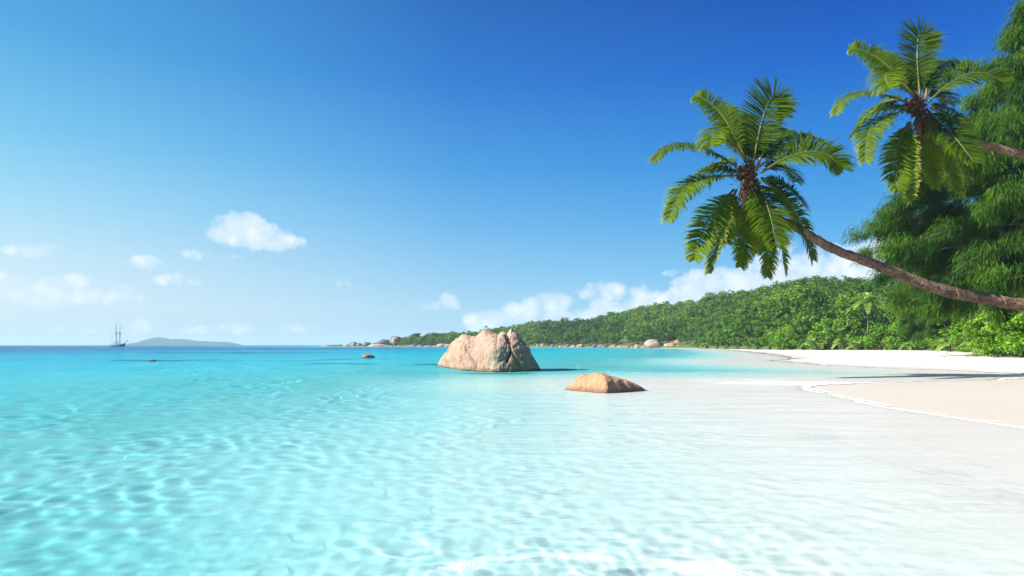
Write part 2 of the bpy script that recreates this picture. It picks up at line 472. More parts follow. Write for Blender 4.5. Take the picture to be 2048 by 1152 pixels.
def water_mat():
    m = NT('water')
    # what is left of white light after passing down and up through clear water of that depth over white sand
    T = [(0, (255, 255, 255)), (.05, (252, 252, 251)), (.12, (244, 249, 247)), (.30, (222, 245, 243)), (.55, (186, 238, 240)), (.75, (160, 230, 235)), (.95, (124, 212, 220)),
         (1.2, (94, 197, 205)), (1.75, (62, 204, 226)), (2.4, (24, 190, 224)), (3.1, (10, 172, 215)), (5, (6, 134, 196)), (10, (4, 108, 174)), (20, (3, 98, 162))]
    dp = m.attr('depth')
    f = m.math('POWER', m.math('DIVIDE', dp, 20., clamp=True), .5)
    stops = [((h / 20) ** .5, tuple(math.sqrt(x) for x in lin(c))) for h, c in T]
    tint = m.ramp(f, stops)
    geo = m.n('ShaderNodeNewGeometry').outputs['Position']
    n1 = m.noise(m.mapping(geo, (1, 1, 1), rot=(0, 0, R(28))), 5.5, 3, .6)
    n2 = m.noise(m.mapping(geo, (.35, 1, 1), rot=(0, 0, R(12))), 1.1, 4, .6)
    n3 = m.noise(m.mapping(geo, (.22, 1, 1), rot=(0, 0, R(6))), .16, 4, .6)
    h = m.math('ADD', m.math('MULTIPLY', n1, .034), m.math('MULTIPLY', n2, .24))
    h = m.math('ADD', h, m.math('MULTIPLY', n3, .45))
    shal = m.math('MULTIPLY_ADD', m.math('MULTIPLY', dp, 1.2, clamp=True), .85, .15)
    b = m.n('ShaderNodeBump'); m.set(b, Distance=1.); m.inp(b, 'Height', h); m.inp(b, 'Strength', shal)
    bn = b.outputs[0]
    rf = m.n('ShaderNodeBsdfRefraction'); m.set(rf, Roughness=0., IOR=1.33); m.inp(rf, 'Color', tint)
    gl = m.n('ShaderNodeBsdfGlossy'); m.set(gl, Roughness=.06); m.inp(gl, 'Normal', bn)
    fr = m.n('ShaderNodeFresnel'); m.set(fr, IOR=1.33); m.inp(fr, 'Normal', bn)
    fac = m.math('MULTIPLY', fr.outputs[0], .42)
    # aerated water: white, in lacy patches
    mask = m.attr('foam')
    f1 = m.noise(geo, 2.6, 5, .7, .6); f2 = m.noise(geo, 38, 4, .8)
    vo = m.n('ShaderNodeTexVoronoi', feature='DISTANCE_TO_EDGE'); m.set(vo, Scale=13.); m.inp(vo, 'Vector', m.mixc(.06, geo, m.n('ShaderNodeTexNoise').outputs['Color']))
    lace = m.ramp(vo.outputs['Distance'], [(0., 1.), (.14, 0.)])
    a = m.math('ADD', m.math('MULTIPLY', f1, .9), m.math('MULTIPLY', f2, .55)); a = m.math('ADD', a, m.math('MULTIPLY', lace, .16))
    a = m.math('ADD', a, m.math('SUBTRACT', m.math('MULTIPLY', mask, 1.1), 1.42))
    al = m.math('MULTIPLY', m.ramp(a, [(.05, 0.), (.45, .48)]), m.math('GREATER_THAN', mask, .02))
    white = m.principled((.86, .89, .89), .6, m.bump(f2, .03), .3)
    return m.surf(m.mixs(al, m.mixs(fac, rf.outputs[0], gl.outputs[0]), white))


water = obj('sea', me, water_mat()); tag(water, 'clear turquoise sea deepening to blue at the horizon', 'sea', kind='structure')
water.cycles.is_caustics_caster = True

# ------------------------------------------------------------------ rocks
def crack_d(P2, lines):
    d = np.full(P2.shape[:-1], 1e9)
    for L in lines:
        L = np.asarray(L, float)
        for a, b in zip(L[:-1], L[1:]):
            ab = b - a; t = np.clip(((P2 - a) @ ab) / (ab @ ab), 0, 1)
            d = np.minimum(d, np.linalg.norm(P2 - a - t[..., None] * ab, axis=-1))
    return d


def smooth_interp(x, pts):
    pts = np.asarray(pts, float); y = np.interp(x, pts[:, 0], pts[:, 1]); k = max(3, len(x) // 24); ker = np.hanning(2 * k + 1); ker /= ker.sum()
    return np.maximum(np.convolve(np.pad(y, k, mode='edge'), ker, 'valid'), .08)


def profile_rock(prof, base, Dc, Rf, Rb, cracks, ns=260, nphi=120, p=.62, seed=0, rough=.10, cw=.10, cdep=.22, lumps=(), cws=None):
    """A boulder whose skyline follows prof (photograph pixels); base: depth of its axis along it."""
    prof = np.asarray(prof, float)
    px = np.linspace(prof[0, 0], prof[-1, 0], ns)
    py = np.interp(px, prof[:, 0], prof[:, 1])
    D = np.interp(px, *np.asarray(Dc, float).T); rf = smooth_interp(px, Rf); rb = np.interp(px, *np.asarray(Rb, float).T)
    x = (px - 1024) / F * D; H = np.maximum(CAMZ + (HY - py) / F * D, .02)
    ph = np.linspace(0, np.pi, nphi)
    c = np.sign(np.cos(ph)) * np.abs(np.cos(ph)) ** .8; s = np.sin(ph) ** p
    yy = D[:, None] - np.where(c > 0, rf[:, None], rb[:, None]) * c[None]
    zz = H[:, None] * s[None] - .0
    xx = np.repeat(x[:, None], nphi, 1)
    z_in = zz.copy(); front = c[None] > -.1
    # skirt below the water
    zz = zz - .8 * (1 - s[None]) ** 2
    Pn = np.stack([xx, yy, zz], -1)
    du = np.gradient(Pn, axis=0); dv = np.gradient(Pn, axis=1)
    N = np.cross(du, dv); N /= np.linalg.norm(N, axis=-1)[..., None] + 1e-9
    if N[ns // 2, nphi // 2, 2] < 0: N = -N
    amp = rough * np.clip(np.minimum(rf, rb) / 1.0, .1, 1)[:, None]
    dis = amp * (fbm(Pn * .55 + seed, 5, .55) * 1.3)
    dis = dis + amp * .5 * (np.abs(fbm(Pn * 1.1 + seed + 9, 4)) - .3)
    dis = dis + amp * .35 * fbm(Pn * np.array([2.6, 2.6, 1.3]) + seed + 31, 4, .6) + amp * .22 * fbm(Pn * 7 + seed + 50, 3, .6)
    # cracks in view-plane pixels
    ppx = np.repeat(px[:, None], nphi, 1); ppy = HY - (zz - CAMZ) * F / D[:, None]
    jit = fbm(Pn * 2.5 + 3, 3)[..., None] * 3.
    P2 = np.stack([ppx, ppy], -1) + jit
    if cracks:
        each = np.stack([crack_d(P2, [L]) for L in cracks]); kk = each.argmin(0); cd = each.min(0)
        cstr = np.array([cws[q] if cws and q < len(cws) else .35 for q in range(len(cracks))])[kk]
    else: cd = np.full(ppx.shape, 99.); cstr = 1.
    scale = D[:, None] / F
    g = np.exp(-(cd * scale / cw) ** 2) * front * sstep(-.3, .1, Pn[..., 2])
    dis = dis - cdep * g * cstr
    for (lx, ly, lr, la) in lumps:
        dl = np.hypot(ppx - lx, (ppy - ly)) / lr
        dis = dis + la * np.exp(-dl ** 2) * front
    # keep the skyline
    keep = 1 - .75 * np.exp(-((np.abs(c)[None]) / .12) ** 2)
    Pn = Pn + N * (dis * keep)[..., None]
    i = np.arange(ns * nphi).reshape(ns, nphi)
    Q = np.stack([i[:-1, :-1], i[:-1, 1:], i[1:, 1:], i[1:, :-1]], -1).reshape(-1, 4)
    V = Pn.reshape(-1, 3)
    o = V.mean(0); o[2] = 0
    me = mesh_np('boulder', V - o, Q, True, {'crack': np.clip(np.exp(-(cd * scale / (cw * .6)) ** 2) * front * cstr, 0, 1).ravel()})
    bm = bmesh.new(); bm.from_mesh(me); bmesh.ops.recalc_face_normals(bm, faces=bm.faces[:]); bm.to_mesh(me); bm.free()
    me.polygons.foreach_set('use_smooth', np.ones(len(me.polygons), bool))
    return me, o


z7 = lambda L: [(850 + a / 7.877, 640 + b / 7.877) for a, b in L]
prof = z7([(190, 715), (215, 670), (250, 620), (310, 540), (375, 490), (385, 450), (430, 370), (490, 295), (572, 290), (580, 245), (630, 238), (680, 242), (740, 266), (830, 262), (880, 215), (960, 175),
           (1040, 180), (1110, 208), (1150, 228), (1190, 190), (1240, 178), (1275, 190), (1297, 206), (1330, 160), (1355, 143), (1400, 170), (1470, 220), (1530, 300), (1590, 380), (1650, 490),
           (1720, 590), (1780, 690), (1818, 775)])
cr = [z7(L) for L in ([(680, 360), (690, 470), (760, 600), (860, 760)], [(1290, 250), (1330, 380), (1350, 470), (1335, 540), (1300, 640)], [(1350, 470), (1420, 580), (1480, 690)],
      [(600, 580), (620, 680), (640, 750)], [(690, 390), (760, 430)], [(1340, 240), (1335, 340)], [(1400, 430), (1500, 350)], [(1180, 640), (1290, 580)], [(1460, 540), (1560, 490)], [(560, 360), (640, 350), (690, 400)], [(1050, 690), (1130, 730)])]
me, o = profile_rock(prof, None, [(874, 57), (895, 54), (930, 50), (990, 48), (1040, 47.5), (1081, 47)], [(874, .3), (885, 1.2), (905, 2.8), (950, 3.2), (1000, 3.0), (1030, 2.6), (1060, 1.7), (1075, .9), (1081, .3)],
                    [(874, .3), (890, 1.5), (930, 3), (1000, 3), (1050, 2.0), (1081, .4)], cr, p=.6, seed=2, rough=.155, cw=.08, cdep=.26, cws=[.5, .95, .4, .45, .25, .7, .12, .2, .12, .4, .2], ns=420, nphi=200,
                    lumps=[(990, 695, 22, .25), (900, 715, 10, .2), (1052, 700, 12, .15), (940, 690, 9, .15), (970, 672, 12, .18)])
big_rock = obj('granite_boulder', me, M['granite'], loc=o); tag(big_rock, 'huge pale pink granite boulder with deep clefts rising from the turquoise sea', 'boulder')

z1 = lambda L: [(1090 + a / 8.533, 720 + b / 8.533) for a, b in L]
prof = z1([(345, 500), (380, 465), (440, 420), (530, 330), (600, 270), (660, 245), (740, 246), (810, 230), (880, 212), (960, 216), (1040, 240), (1100, 270), (1200, 290), (1290, 318), (1350, 324), (1430, 352), (1560, 410), (1650, 460), (1715, 512)])
cr = [z1([(1290, 320), (1340, 420), (1420, 540)])]
me, o = profile_rock(prof, None, [(1130, 26.3), (1200, 25.7), (1290, 25.7)], [(1130, .15), (1150, .7), (1180, 1.15), (1203, 1.55), (1215, 1.35), (1245, .95), (1275, .55), (1292, .1)], [(1130, .15), (1160, .9), (1230, 1.1), (1292, .15)],
                    cr, p=.75, seed=7, rough=.10, cw=.035, cdep=.05, ns=220, nphi=130)
tag(obj('granite_boulder', me, M['orange_granite'], loc=o), 'low rounded orange granite boulder half sunk in the pale shallows', 'boulder')


def unit_boulder(seed, squash=.72, cuts=5, sub=4):
    bm = bmesh.new(); bmesh.ops.create_icosphere(bm, subdivisions=sub, radius=1)
    V = np.array([v.co[:] for v in bm.verts]); r = np.random.default_rng(seed)
    for k in range(cuts):
        n = r.normal(size=3); n /= np.linalg.norm(n); d = r.uniform(.66, .86); e = V @ n - d
        V = V - np.where(e > 0, e * .8, 0)[:, None] * n
    V = V * (1 + .12 * fbm(V * 1.3 + seed * 3.1, 4)[:, None] + .05 * fbm(V * 5 + seed, 3)[:, None])
    c = np.clip(-fbm(V * 1.1 + seed * 7, 3) * 3 - .8, 0, 1)
    V[:, 2] *= squash
    V[:, 2] -= V[:, 2].min(); V[:, 2] /= V[:, 2].max()                # 0 .. 1 high
    V[:, 0] /= np.abs(V[:, 0]).max(); V[:, 1] /= np.abs(V[:, 1]).max()
    for v, co in zip(bm.verts, V): v.co = co
    me = bpy.data.meshes.new('boulder'); bm.to_mesh(me); bm.free()
    me.polygons.foreach_set('use_smooth', np.ones(len(me.polygons), bool))
    a = me.attributes.new('crack', 'FLOAT', 'POINT'); a.data.foreach_set('value', c.astype(np.float32))
    return me


BOULDERS = {}
def boulder(px0, px1, ytop, ybase, D, mat, seed, label, group=None, name='shore_boulder', tilt=0., zb=None, deep=.8):
    key = (mat, seed % 6)
    if key not in BOULDERS:
        me = unit_boulder(seed % 6 + 1); me.materials.append(M[mat]); BOULDERS[key] = me
    w = (px1 - px0) / 2 / F * D
    top = CAMZ + (HY - ytop) / F * D
    base = zb if zb is not None else CAMZ + (HY - ybase) / F * D
    base = base - .25 * (top - base)
    o = obj(name, BOULDERS[key], None, loc=((px0 + px1) / 2 / F * D - 1024 / F * D, D, base), rot=(0, tilt, 0), scale=(w * 1.05, w * deep, top - base))
    return tag(o, label, 'boulder', group)


boulder(723, 749, 707.5, 715, 90, 'wet_rock', 2, 'small brown rock breaking the water left of the huge pink boulder', name='sea_rock', zb=-.1)
boulder(296, 313, 718.5, 722, 72, 'wet_rock', 4, 'tiny dark rock awash beside a dark reef streak below the far islet', name='sea_rock', zb=-.08)

# boulder pile at the end of the beach
for a in ((1288, 1324, 678, 697, 392, 'shore_granite', 0, 'large domed pale boulder at the left end of the beach pile'),
          (1325, 1350, 685, 697, 384, 'shore_granite', 3, 'rounded boulder right of the large domed one in the beach pile'),
          (1339, 1353, 684, 697.5, 378, 'red_granite', 1, 'narrow reddish boulder wedged in the middle of the beach pile'),
          (1346, 1363, 680, 696, 380, 'red_granite', 4, 'tallest reddish boulder in the middle of the beach pile'),
          (1362, 1373, 686, 696.5, 374, 'shore_granite', 5, 'upright pale boulder between the reddish ones and the low slab'),
          (1373, 1396, 688, 697, 368, 'shore_granite', 2, 'low pale slab at the right end of the beach pile'),
          (1352, 1362, 690, 697.5, 371, 'shore_granite', 0, 'small pale stone in front of the reddish boulders in the pile'),
          (1326, 1346, 666, 677, 398, 'shore_granite', 4, 'pale overhanging boulder perched among bushes above the beach pile')):
    boulder(*a)
# headland
boulder(640, 672, 690.6, 693.5, 848, 'shore_granite', 2, 'long low reef of rock at the very tip of the headland')
boulder(664, 686, 690.5, 693.5, 840, 'red_granite', 5, 'flat reddish rock between headland tip and first boulder heap')
boulder(686, 703, 687, 694, 815, 'shore_granite', 1, 'pale sloping rock on the seaward side of the first boulder heap')
boulder(696, 716, 683.5, 694, 806, 'dark_granite', 3, 'dark capped boulder topping the first heap on the headland')
boulder(702, 712, 686, 694, 800, 'shore_granite', 4, 'pale boulder at the foot of the dark capped one')
boulder(712, 725, 685.5, 694, 795, 'dark_granite', 0, 'dark rounded boulder right of the dark capped one')
boulder(725, 742, 683.5, 693, 780, 'dark_granite', 1, 'dark lone boulder left of the long pale slab')
boulder(736, 782, 687.5, 695, 752, 'shore_granite', 2, 'long pale sloping slab below the dark dome on the headland', deep=.4)
boulder(752, 780, 678, 690, 758, 'dark_granite', 5, 'broad dark dome of rock above the long pale slab')
boulder(782, 805, 670, 685, 745, 'dark_granite', 2, 'tall dark boulder leaning at the edge of the headland trees', tilt=-.35)
boulder(786, 803, 673, 687, 738, 'shore_granite', 3, 'tilted pale face of rock under the tall dark boulder', tilt=-.5)
boulder(824, 843, 665.5, 671, 745, 'dark_granite', 4, 'dark flat boulder showing above the headland trees')
boulder(873, 893, 687, 694.8, 655, 'shore_granite', 1, 'pale pointed boulder by the water just left of the huge boulder')
boulder(888, 905, 688, 694.8, 648, 'shore_granite', 4, 'pale blocky boulder touching the outline of the huge boulder')
boulder(1117, 1129, 640, 652, 640, 'dark_granite', 0, 'dark squat rock under the pinnacle on the ridge', deep=1.)
boulder(1120, 1127.5, 634, 646, 640, 'dark_granite', 3, 'dark rock pinnacle standing up from the ridge line', deep=1.)


def shore_x(px):
    return np.interp(px, [645, 700, 800, 900, 1000, 1100, 1200, 1290, 1390], [850, 800, 720, 650, 590, 520, 450, 398, 340])


br = np.random.default_rng(5)
def strip(p0, p1, n, mats, label, group, hmin, hmax):
    for k in range(n):
        p = br.uniform(p0, p1); D = shore_x(p) + br.uniform(-2, 10); w = br.uniform(.6, 1.6) * (1.4 if br.random() < .2 else 1)
        hw = w * F / D; h = br.uniform(hmin, hmax) * w
        boulder(p - hw, p + hw, HY - (h + .2 - CAMZ) * F / D, 0, D, mats[k % len(mats)], int(br.integers(0, 60)), label, group, zb=-.3)
strip(1075, 1205, 34, ['shore_granite', 'shore_granite', 'dark_granite'], 'grey pale boulder in the rocky strip below the forest right of the huge boulder', 'boulders along the far shore', .8, 1.6)
strip(1205, 1290, 34, ['red_granite', 'red_granite', 'shore_granite'], 'small reddish boulder in the low strip leading to the beach pile', 'reddish boulders along the far shore', .5, 1.1)
strip(778, 872, 26, ['shore_granite', 'red_granite', 'shore_granite'], 'small pale boulder at the foot of the headland trees', 'boulders below the headland', .6, 1.2)

# ------------------------------------------------------------------ hill, islet
SKY = np.array([(640, 689.5), (700, 687), (745, 686), (775, 681), (800, 674), (830, 669), (880, 667), (920, 664), (960, 661), (1010, 654), (1040, 647), (1090, 644), (1130, 642), (1180, 642), (1220, 628), (1280, 615), (1340, 609),
                (1400, 600), (1450, 591), (1500, 585), (1560, 571), (1600, 565), (1650, 565), (1700, 571), (1750, 577), (1800, 574), (1900, 580), (2000, 590), (2150, 600), (2500, 610)])
D0P = np.array([(640, 853), (700, 803), (800, 724), (900, 655), (1000, 594), (1100, 524), (1200, 455), (1290, 405), (1390, 348), (1450, 278), (1500, 233), (1560, 202), (1640, 178), (1730, 164), (1800, 155), (1850, 146),
                (1900, 124), (1980, 98), (2048, 78), (2200, 60), (2500, 50)])
def foot(px): return np.interp(px, D0P[:, 0], D0P[:, 1])
def crest(px): return foot(px) + np.interp(px, [640, 800, 1000, 1200, 1400, 1600, 1750, 2000, 2500], [25, 60, 110, 150, 190, 210, 200, 200, 200])
TREE_H = 8.4
def hill_pt(px, t):
    d0 = foot(px); d1 = crest(px); ys = np.interp(px, SKY[:, 0], SKY[:, 1])
    zc = np.maximum(CAMZ + (HY - ys) / F * d1 - TREE_H * np.clip((px - 700) / 160, .1, 1), 1.2)
    D = d0 + (d1 - d0) * t
    base = .8
    s = np.where(t < 1, np.sin(np.clip(t, 0, 1) * np.pi / 2) ** 1.15, 1 - (t - 1) ** 2 * .55)
    z = base + (zc - base) * s
    P = np.stack([(px - 1024) / F * D, D, z], -1)
    P[..., 2] += 2.2 * fbm(P * np.array([.02, .02, .0]) + 3, 3) * np.clip(t * 2, 0, 1) * np.clip((px - 800) / 300, 0, 1)
    return P
A, B = np.meshgrid(np.linspace(640, 2500, 260), np.concatenate([[-.02], np.linspace(0, 1.9, 60)]))
P = hill_pt(A, np.maximum(B, 0)); P[0, :, 2] = -1.5
n, m_ = A.shape; i = np.arange(n * m_).reshape(n, m_)
Q = np.stack([i[:-1, :-1], i[:-1, 1:], i[1:, 1:], i[1:, :-1]], -1).reshape(-1, 4)
tag(obj('hill', mesh_np('hill', P.reshape(-1, 3), Q), M['hill_ground']), 'forest floor of the long green hill', 'hill', kind='structure')

# islet on the horizon
D = 4200
pr = np.array([(258, 690), (285, 684.5), (300, 679), (313, 675), (320, 674.3), (332, 676.5), (342, 678.5), (356, 677.3), (370, 678.3), (385, 681), (410, 682), (432, 683.2), (452, 683.6), (462, 686.5), (470, 690)])
pr[:, 1] = HY - (HY - pr[:, 1]) * 1.0
A, B = np.meshgrid(np.linspace(254, 474, 150), np.linspace(-1, 1, 40))
hgt = np.maximum((HY - np.interp(A, pr[:, 0], pr[:, 1])) / F * D + CAMZ, 0) * np.sqrt(np.maximum(1 - B ** 2, 0)) ** 1.3
X_ = (A - 1024) / F * D; Y_ = D + B * 170
P = np.stack([X_, Y_, hgt], -1); P[..., 2] += 1.8 * fbm(P * .03, 4) * np.clip(hgt / 10, 0, 1) - .6
i = np.arange(A.size).reshape(A.shape)
Q = np.stack([i[:-1, :-1], i[:-1, 1:], i[1:, 1:], i[1:, :-1]], -1).reshape(-1, 4)
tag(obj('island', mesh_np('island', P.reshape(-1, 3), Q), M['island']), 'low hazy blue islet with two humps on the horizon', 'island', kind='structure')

# ------------------------------------------------------------------ broadleaf trees
def leaf_cloud(r, centers, radii_, n_each, size, tones, up=.35, wid=.62):
    """Leaf-sized faces spread through lobes; returns V, Q, tone."""
    k = len(centers); tot = k * n_each
    C = np.repeat(centers, n_each, 0); Rr = np.repeat(radii_, n_each)
    d = r.normal(size=(tot, 3)); d[:, 2] += up; d /= np.linalg.norm(d, axis=1)[:, None]
    rad = Rr * (r.random(tot) ** .45)
    Pc = C + d * rad[:, None] * np.array([1, 1, .8])
    N = d + r.normal(size=(tot, 3)) * .55 + np.array([0, 0, .35]); N /= np.linalg.norm(N, axis=1)[:, None]
    T = np.cross(N, r.normal(size=(tot, 3))); T /= np.linalg.norm(T, axis=1)[:, None] + 1e-9
    S = np.cross(N, T)
    L = size * r.uniform(.6, 1.3, tot)[:, None]; W = L * wid
    a = Pc - T * L * .5; b = Pc + S * W * .5 - N * L * .12; c = Pc + T * L * .5 - N * L * .1; e = Pc - S * W * .5 - N * L * .12
    V = np.stack([a, b, c, e], 1).reshape(-1, 3)
    Q = np.arange(tot * 4).reshape(-1, 4)
    tn = np.repeat(np.repeat(tones, n_each) + r.normal(0, .22, tot), 4)
    return V, Q, np.clip(tn, 0, 1.6)


def crown_mesh(seed, rx, rz, zc, lobes, each, size):
    r = np.random.default_rng(seed)
    d = r.normal(size=(lobes, 3)); d[:, 2] = d[:, 2] * .9 + .25; d /= np.linalg.norm(d, axis=1)[:, None]
    rad = r.uniform(.55, 1.0, lobes)
    C = d * rad[:, None] * np.array([rx, rx, rz]) + np.array([0, 0, zc])
    rr_ = r.uniform(.20, .36, lobes) * rx
    V, Q, tn = leaf_cloud(r, C, rr_, each, size, r.uniform(.15, .95, lobes))
    return mesh_np('crown', V, Q, False, {'tone': tn}), C


def trunk_mesh(seed, h, rad, C):
    r = np.random.default_rng(seed); mb = MB()
    P = np.array([[0, 0, -.4], [.05, .02, h * .3], [.12, -.05, h * .6], [.1, .05, h * .95]]); mb.tube(P, [rad * 1.3, rad, rad * .8, rad * .4], 8)
    for k in range(min(9, len(C))):
        b = P[2] * (1 - k / 12) + P[1] * (k / 12); e = C[k]; mid = (b + e) / 2 + np.array([0, 0, -.3])
        mb.tube([b, mid, e], [rad * .5, rad * .33, rad * .12], 6)
    return mb.mesh('trunk')


def tree_protos(specs, leafmat):
    out = []
    for (seed, rx, rz, zc, lobes, each, size, h, rad) in specs:
        cm, C = crown_mesh(seed, rx, rz, zc, lobes, each, size); cm.materials.append(M[leafmat])
        tm = trunk_mesh(seed, h, rad, C); tm.materials.append(M['bark'])
        out.append((cm, tm))
    return out


def plant(protos, k, name, x, y, z, s, rz, label, cat, group, sz=None):
    cm, tm = protos[k]
    e = empty(name, (x, y, z), label, cat, group, (0, 0, rz)); e.scale = (s, s, sz or s)
    c = obj('crown', cm, None, e); t = obj('trunk', tm, None, e)
    return e


TREES = tree_protos([(1, 5.2, 4.2, 7.2, 46, 48, 0.84, 8, .35), (2, 4.6, 4.8, 7.4, 44, 48, 0.84, 8, .3), (3, 5.8, 3.6, 6.8, 50, 48, 0.89, 7, .4), (4, 4.8, 4.0, 6.4, 44, 48, 0.74, 7, .3), (5, 5.4, 4.5, 7.6, 50, 48, 0.94, 8.5, .4)], 'leaf')
SHRUBS = tree_protos([(11, 2.6, 1.9, 1.7, 30, 55, .42, 1.8, .1), (12, 2.3, 2.2, 2.0, 30, 55, .40, 2, .1), (13, 3.0, 1.7, 1.5, 34, 52, .44, 1.7, .12)], 'leaf')
BRIGHT = tree_protos([(21, 2.5, 2.3, 2.2, 50, 60, .30, 2.4, .12), (22, 2.2, 2.6, 2.5, 50, 60, .28, 2.6, .12), (23, 2.9, 2.0, 2.0, 54, 60, .30, 2.2, .12)], 'bright_leaf')

tr = np.random.default_rng(21)
ZONES = [(1400, 1470, 'at the far end of the beach'), (1470, 1560, 'left of the low palms'), (1560, 1690, 'behind the low palms'), (1690, 1800, 'around the small upright palm'),
         (1800, 1930, 'under the long leaning palm trunk'), (1930, 2200, 'near the bright bushes')]
def zone(px):
    for a, b, t in ZONES:
        if a <= px < b: return t
    return ZONES[-1][2]


def hill_z(px, D):
    t = (D - foot(px)) / (crest(px) - foot(px)); return float(hill_pt(np.array([px], float), np.array([max(t, 0.)]))[0, 2])


px = 1398.
while px < 2160:                                     # low shrubs on the edge of the sand
    D = foot(px) - 1 + tr.uniform(-1, 2.); s = tr.uniform(.65, 1.1) * np.interp(px, [1400, 1600, 2048], [1.3, 1.15, .85])
    plant(SHRUBS, int(tr.integers(0, 3)), 'beach_shrub', (px - 1024) / F * D, D, .75, s, tr.uniform(0, 6.28), 'leafy green shrub on the edge of the sand ' + zone(px), 'shrub', 'shrubs on the edge of the sand')
    px += s * 3.3 * F / D
for row in range(4):                                 # trees behind them, climbing the foot of the hill
    px = 1400. + row * 11
    while px < 2180:
        D = foot(px) + 6 + row * 10 + tr.uniform(-2, 3); s = tr.uniform(.62, 1.02) * np.interp(px, [1400, 1500, 1600, 1750, 2048], [.62, .8, .98, .98, .8]) * (1 + .04 * row)
        plant(TREES, int(tr.integers(0, 5)), 'broadleaf_tree', (px - 1024) / F * D, D, hill_z(px, D) - .3, s, tr.uniform(0, 6.28),
              ('tall' if s > .85 else 'dense') + ' green broadleaf tree ' + zone(px), 'tree', 'broadleaf trees behind the beach', s * tr.uniform(.9, 1.15))
        px += s * 7.6 * F / D

# hill forest: one far-off wood
V_, Q_, T_ = [], [], []; nv = 0
fr_ = np.random.default_rng(31)
cnt = 0
for k in range(6200):
    p = fr_.uniform(745, 2150); t = fr_.uniform(.0, 1.12) ** 1.0
    d0, d1 = foot(p), crest(p); D = d0 + (d1 - d0) * t
    if fr_.random() > min(1, D * (d1 - d0) / (560 * 160) + .12): continue
    if p > 1400 and D < d0 + 40: continue
    P = hill_pt(np.array([p]), np.array([t]))[0]
    if t > .5 and 1300 < p < 1580 and fbm(P * np.array([.045, .045, 0]) + 11, 2) > .12 and fr_.random() < .75: continue
    small = np.clip((p - 700) / 160, .35, 1)
    rx = (2.0 + 3.6 * fr_.random() ** 1.8) * small * (1.15 - .3 * t); rz = rx * fr_.uniform(.6, 1.05); h = rx * .85 + fr_.uniform(0, 2.6) ** 1.2 * small
    lob = 9; d = fr_.normal(size=(lob, 3)); d[:, 2] = d[:, 2] * .7 + .3; d /= np.linalg.norm(d, axis=1)[:, None]
    C = P + d * np.array([rx, rx, rz]) * .62 + np.array([0, 0, h])
    tb = .6 + .75 * float(fbm(P * np.array([.02, .02, 0]) + 70, 3)) + fr_.normal(0, .18)
    if t > .62 and 1330 < p < 1560: tb += .5 * fr_.random()          # sparser dry brush near the crest
    sz = .8 if D > 350 else .65
    v, q, tn = leaf_cloud(fr_, C, np.full(lob, rx * .42), 18, sz * rx / 3.2, np.full(lob, np.clip(tb, .05, 1.5)) + fr_.normal(0, .15, lob), .5, .7)
    V_.append(v); Q_.append(q + nv); T_.append(tn); nv += len(v); cnt += 1
me = mesh_np('hill_forest', np.concatenate(V_), np.concatenate(Q_), False, {'tone': np.clip(np.concatenate(T_), 0, 1.7)})
tag(obj('hill_forest', me, M['forest_leaf']), 'dense green forest covering the long hill above the far shore', 'forest', kind='stuff')

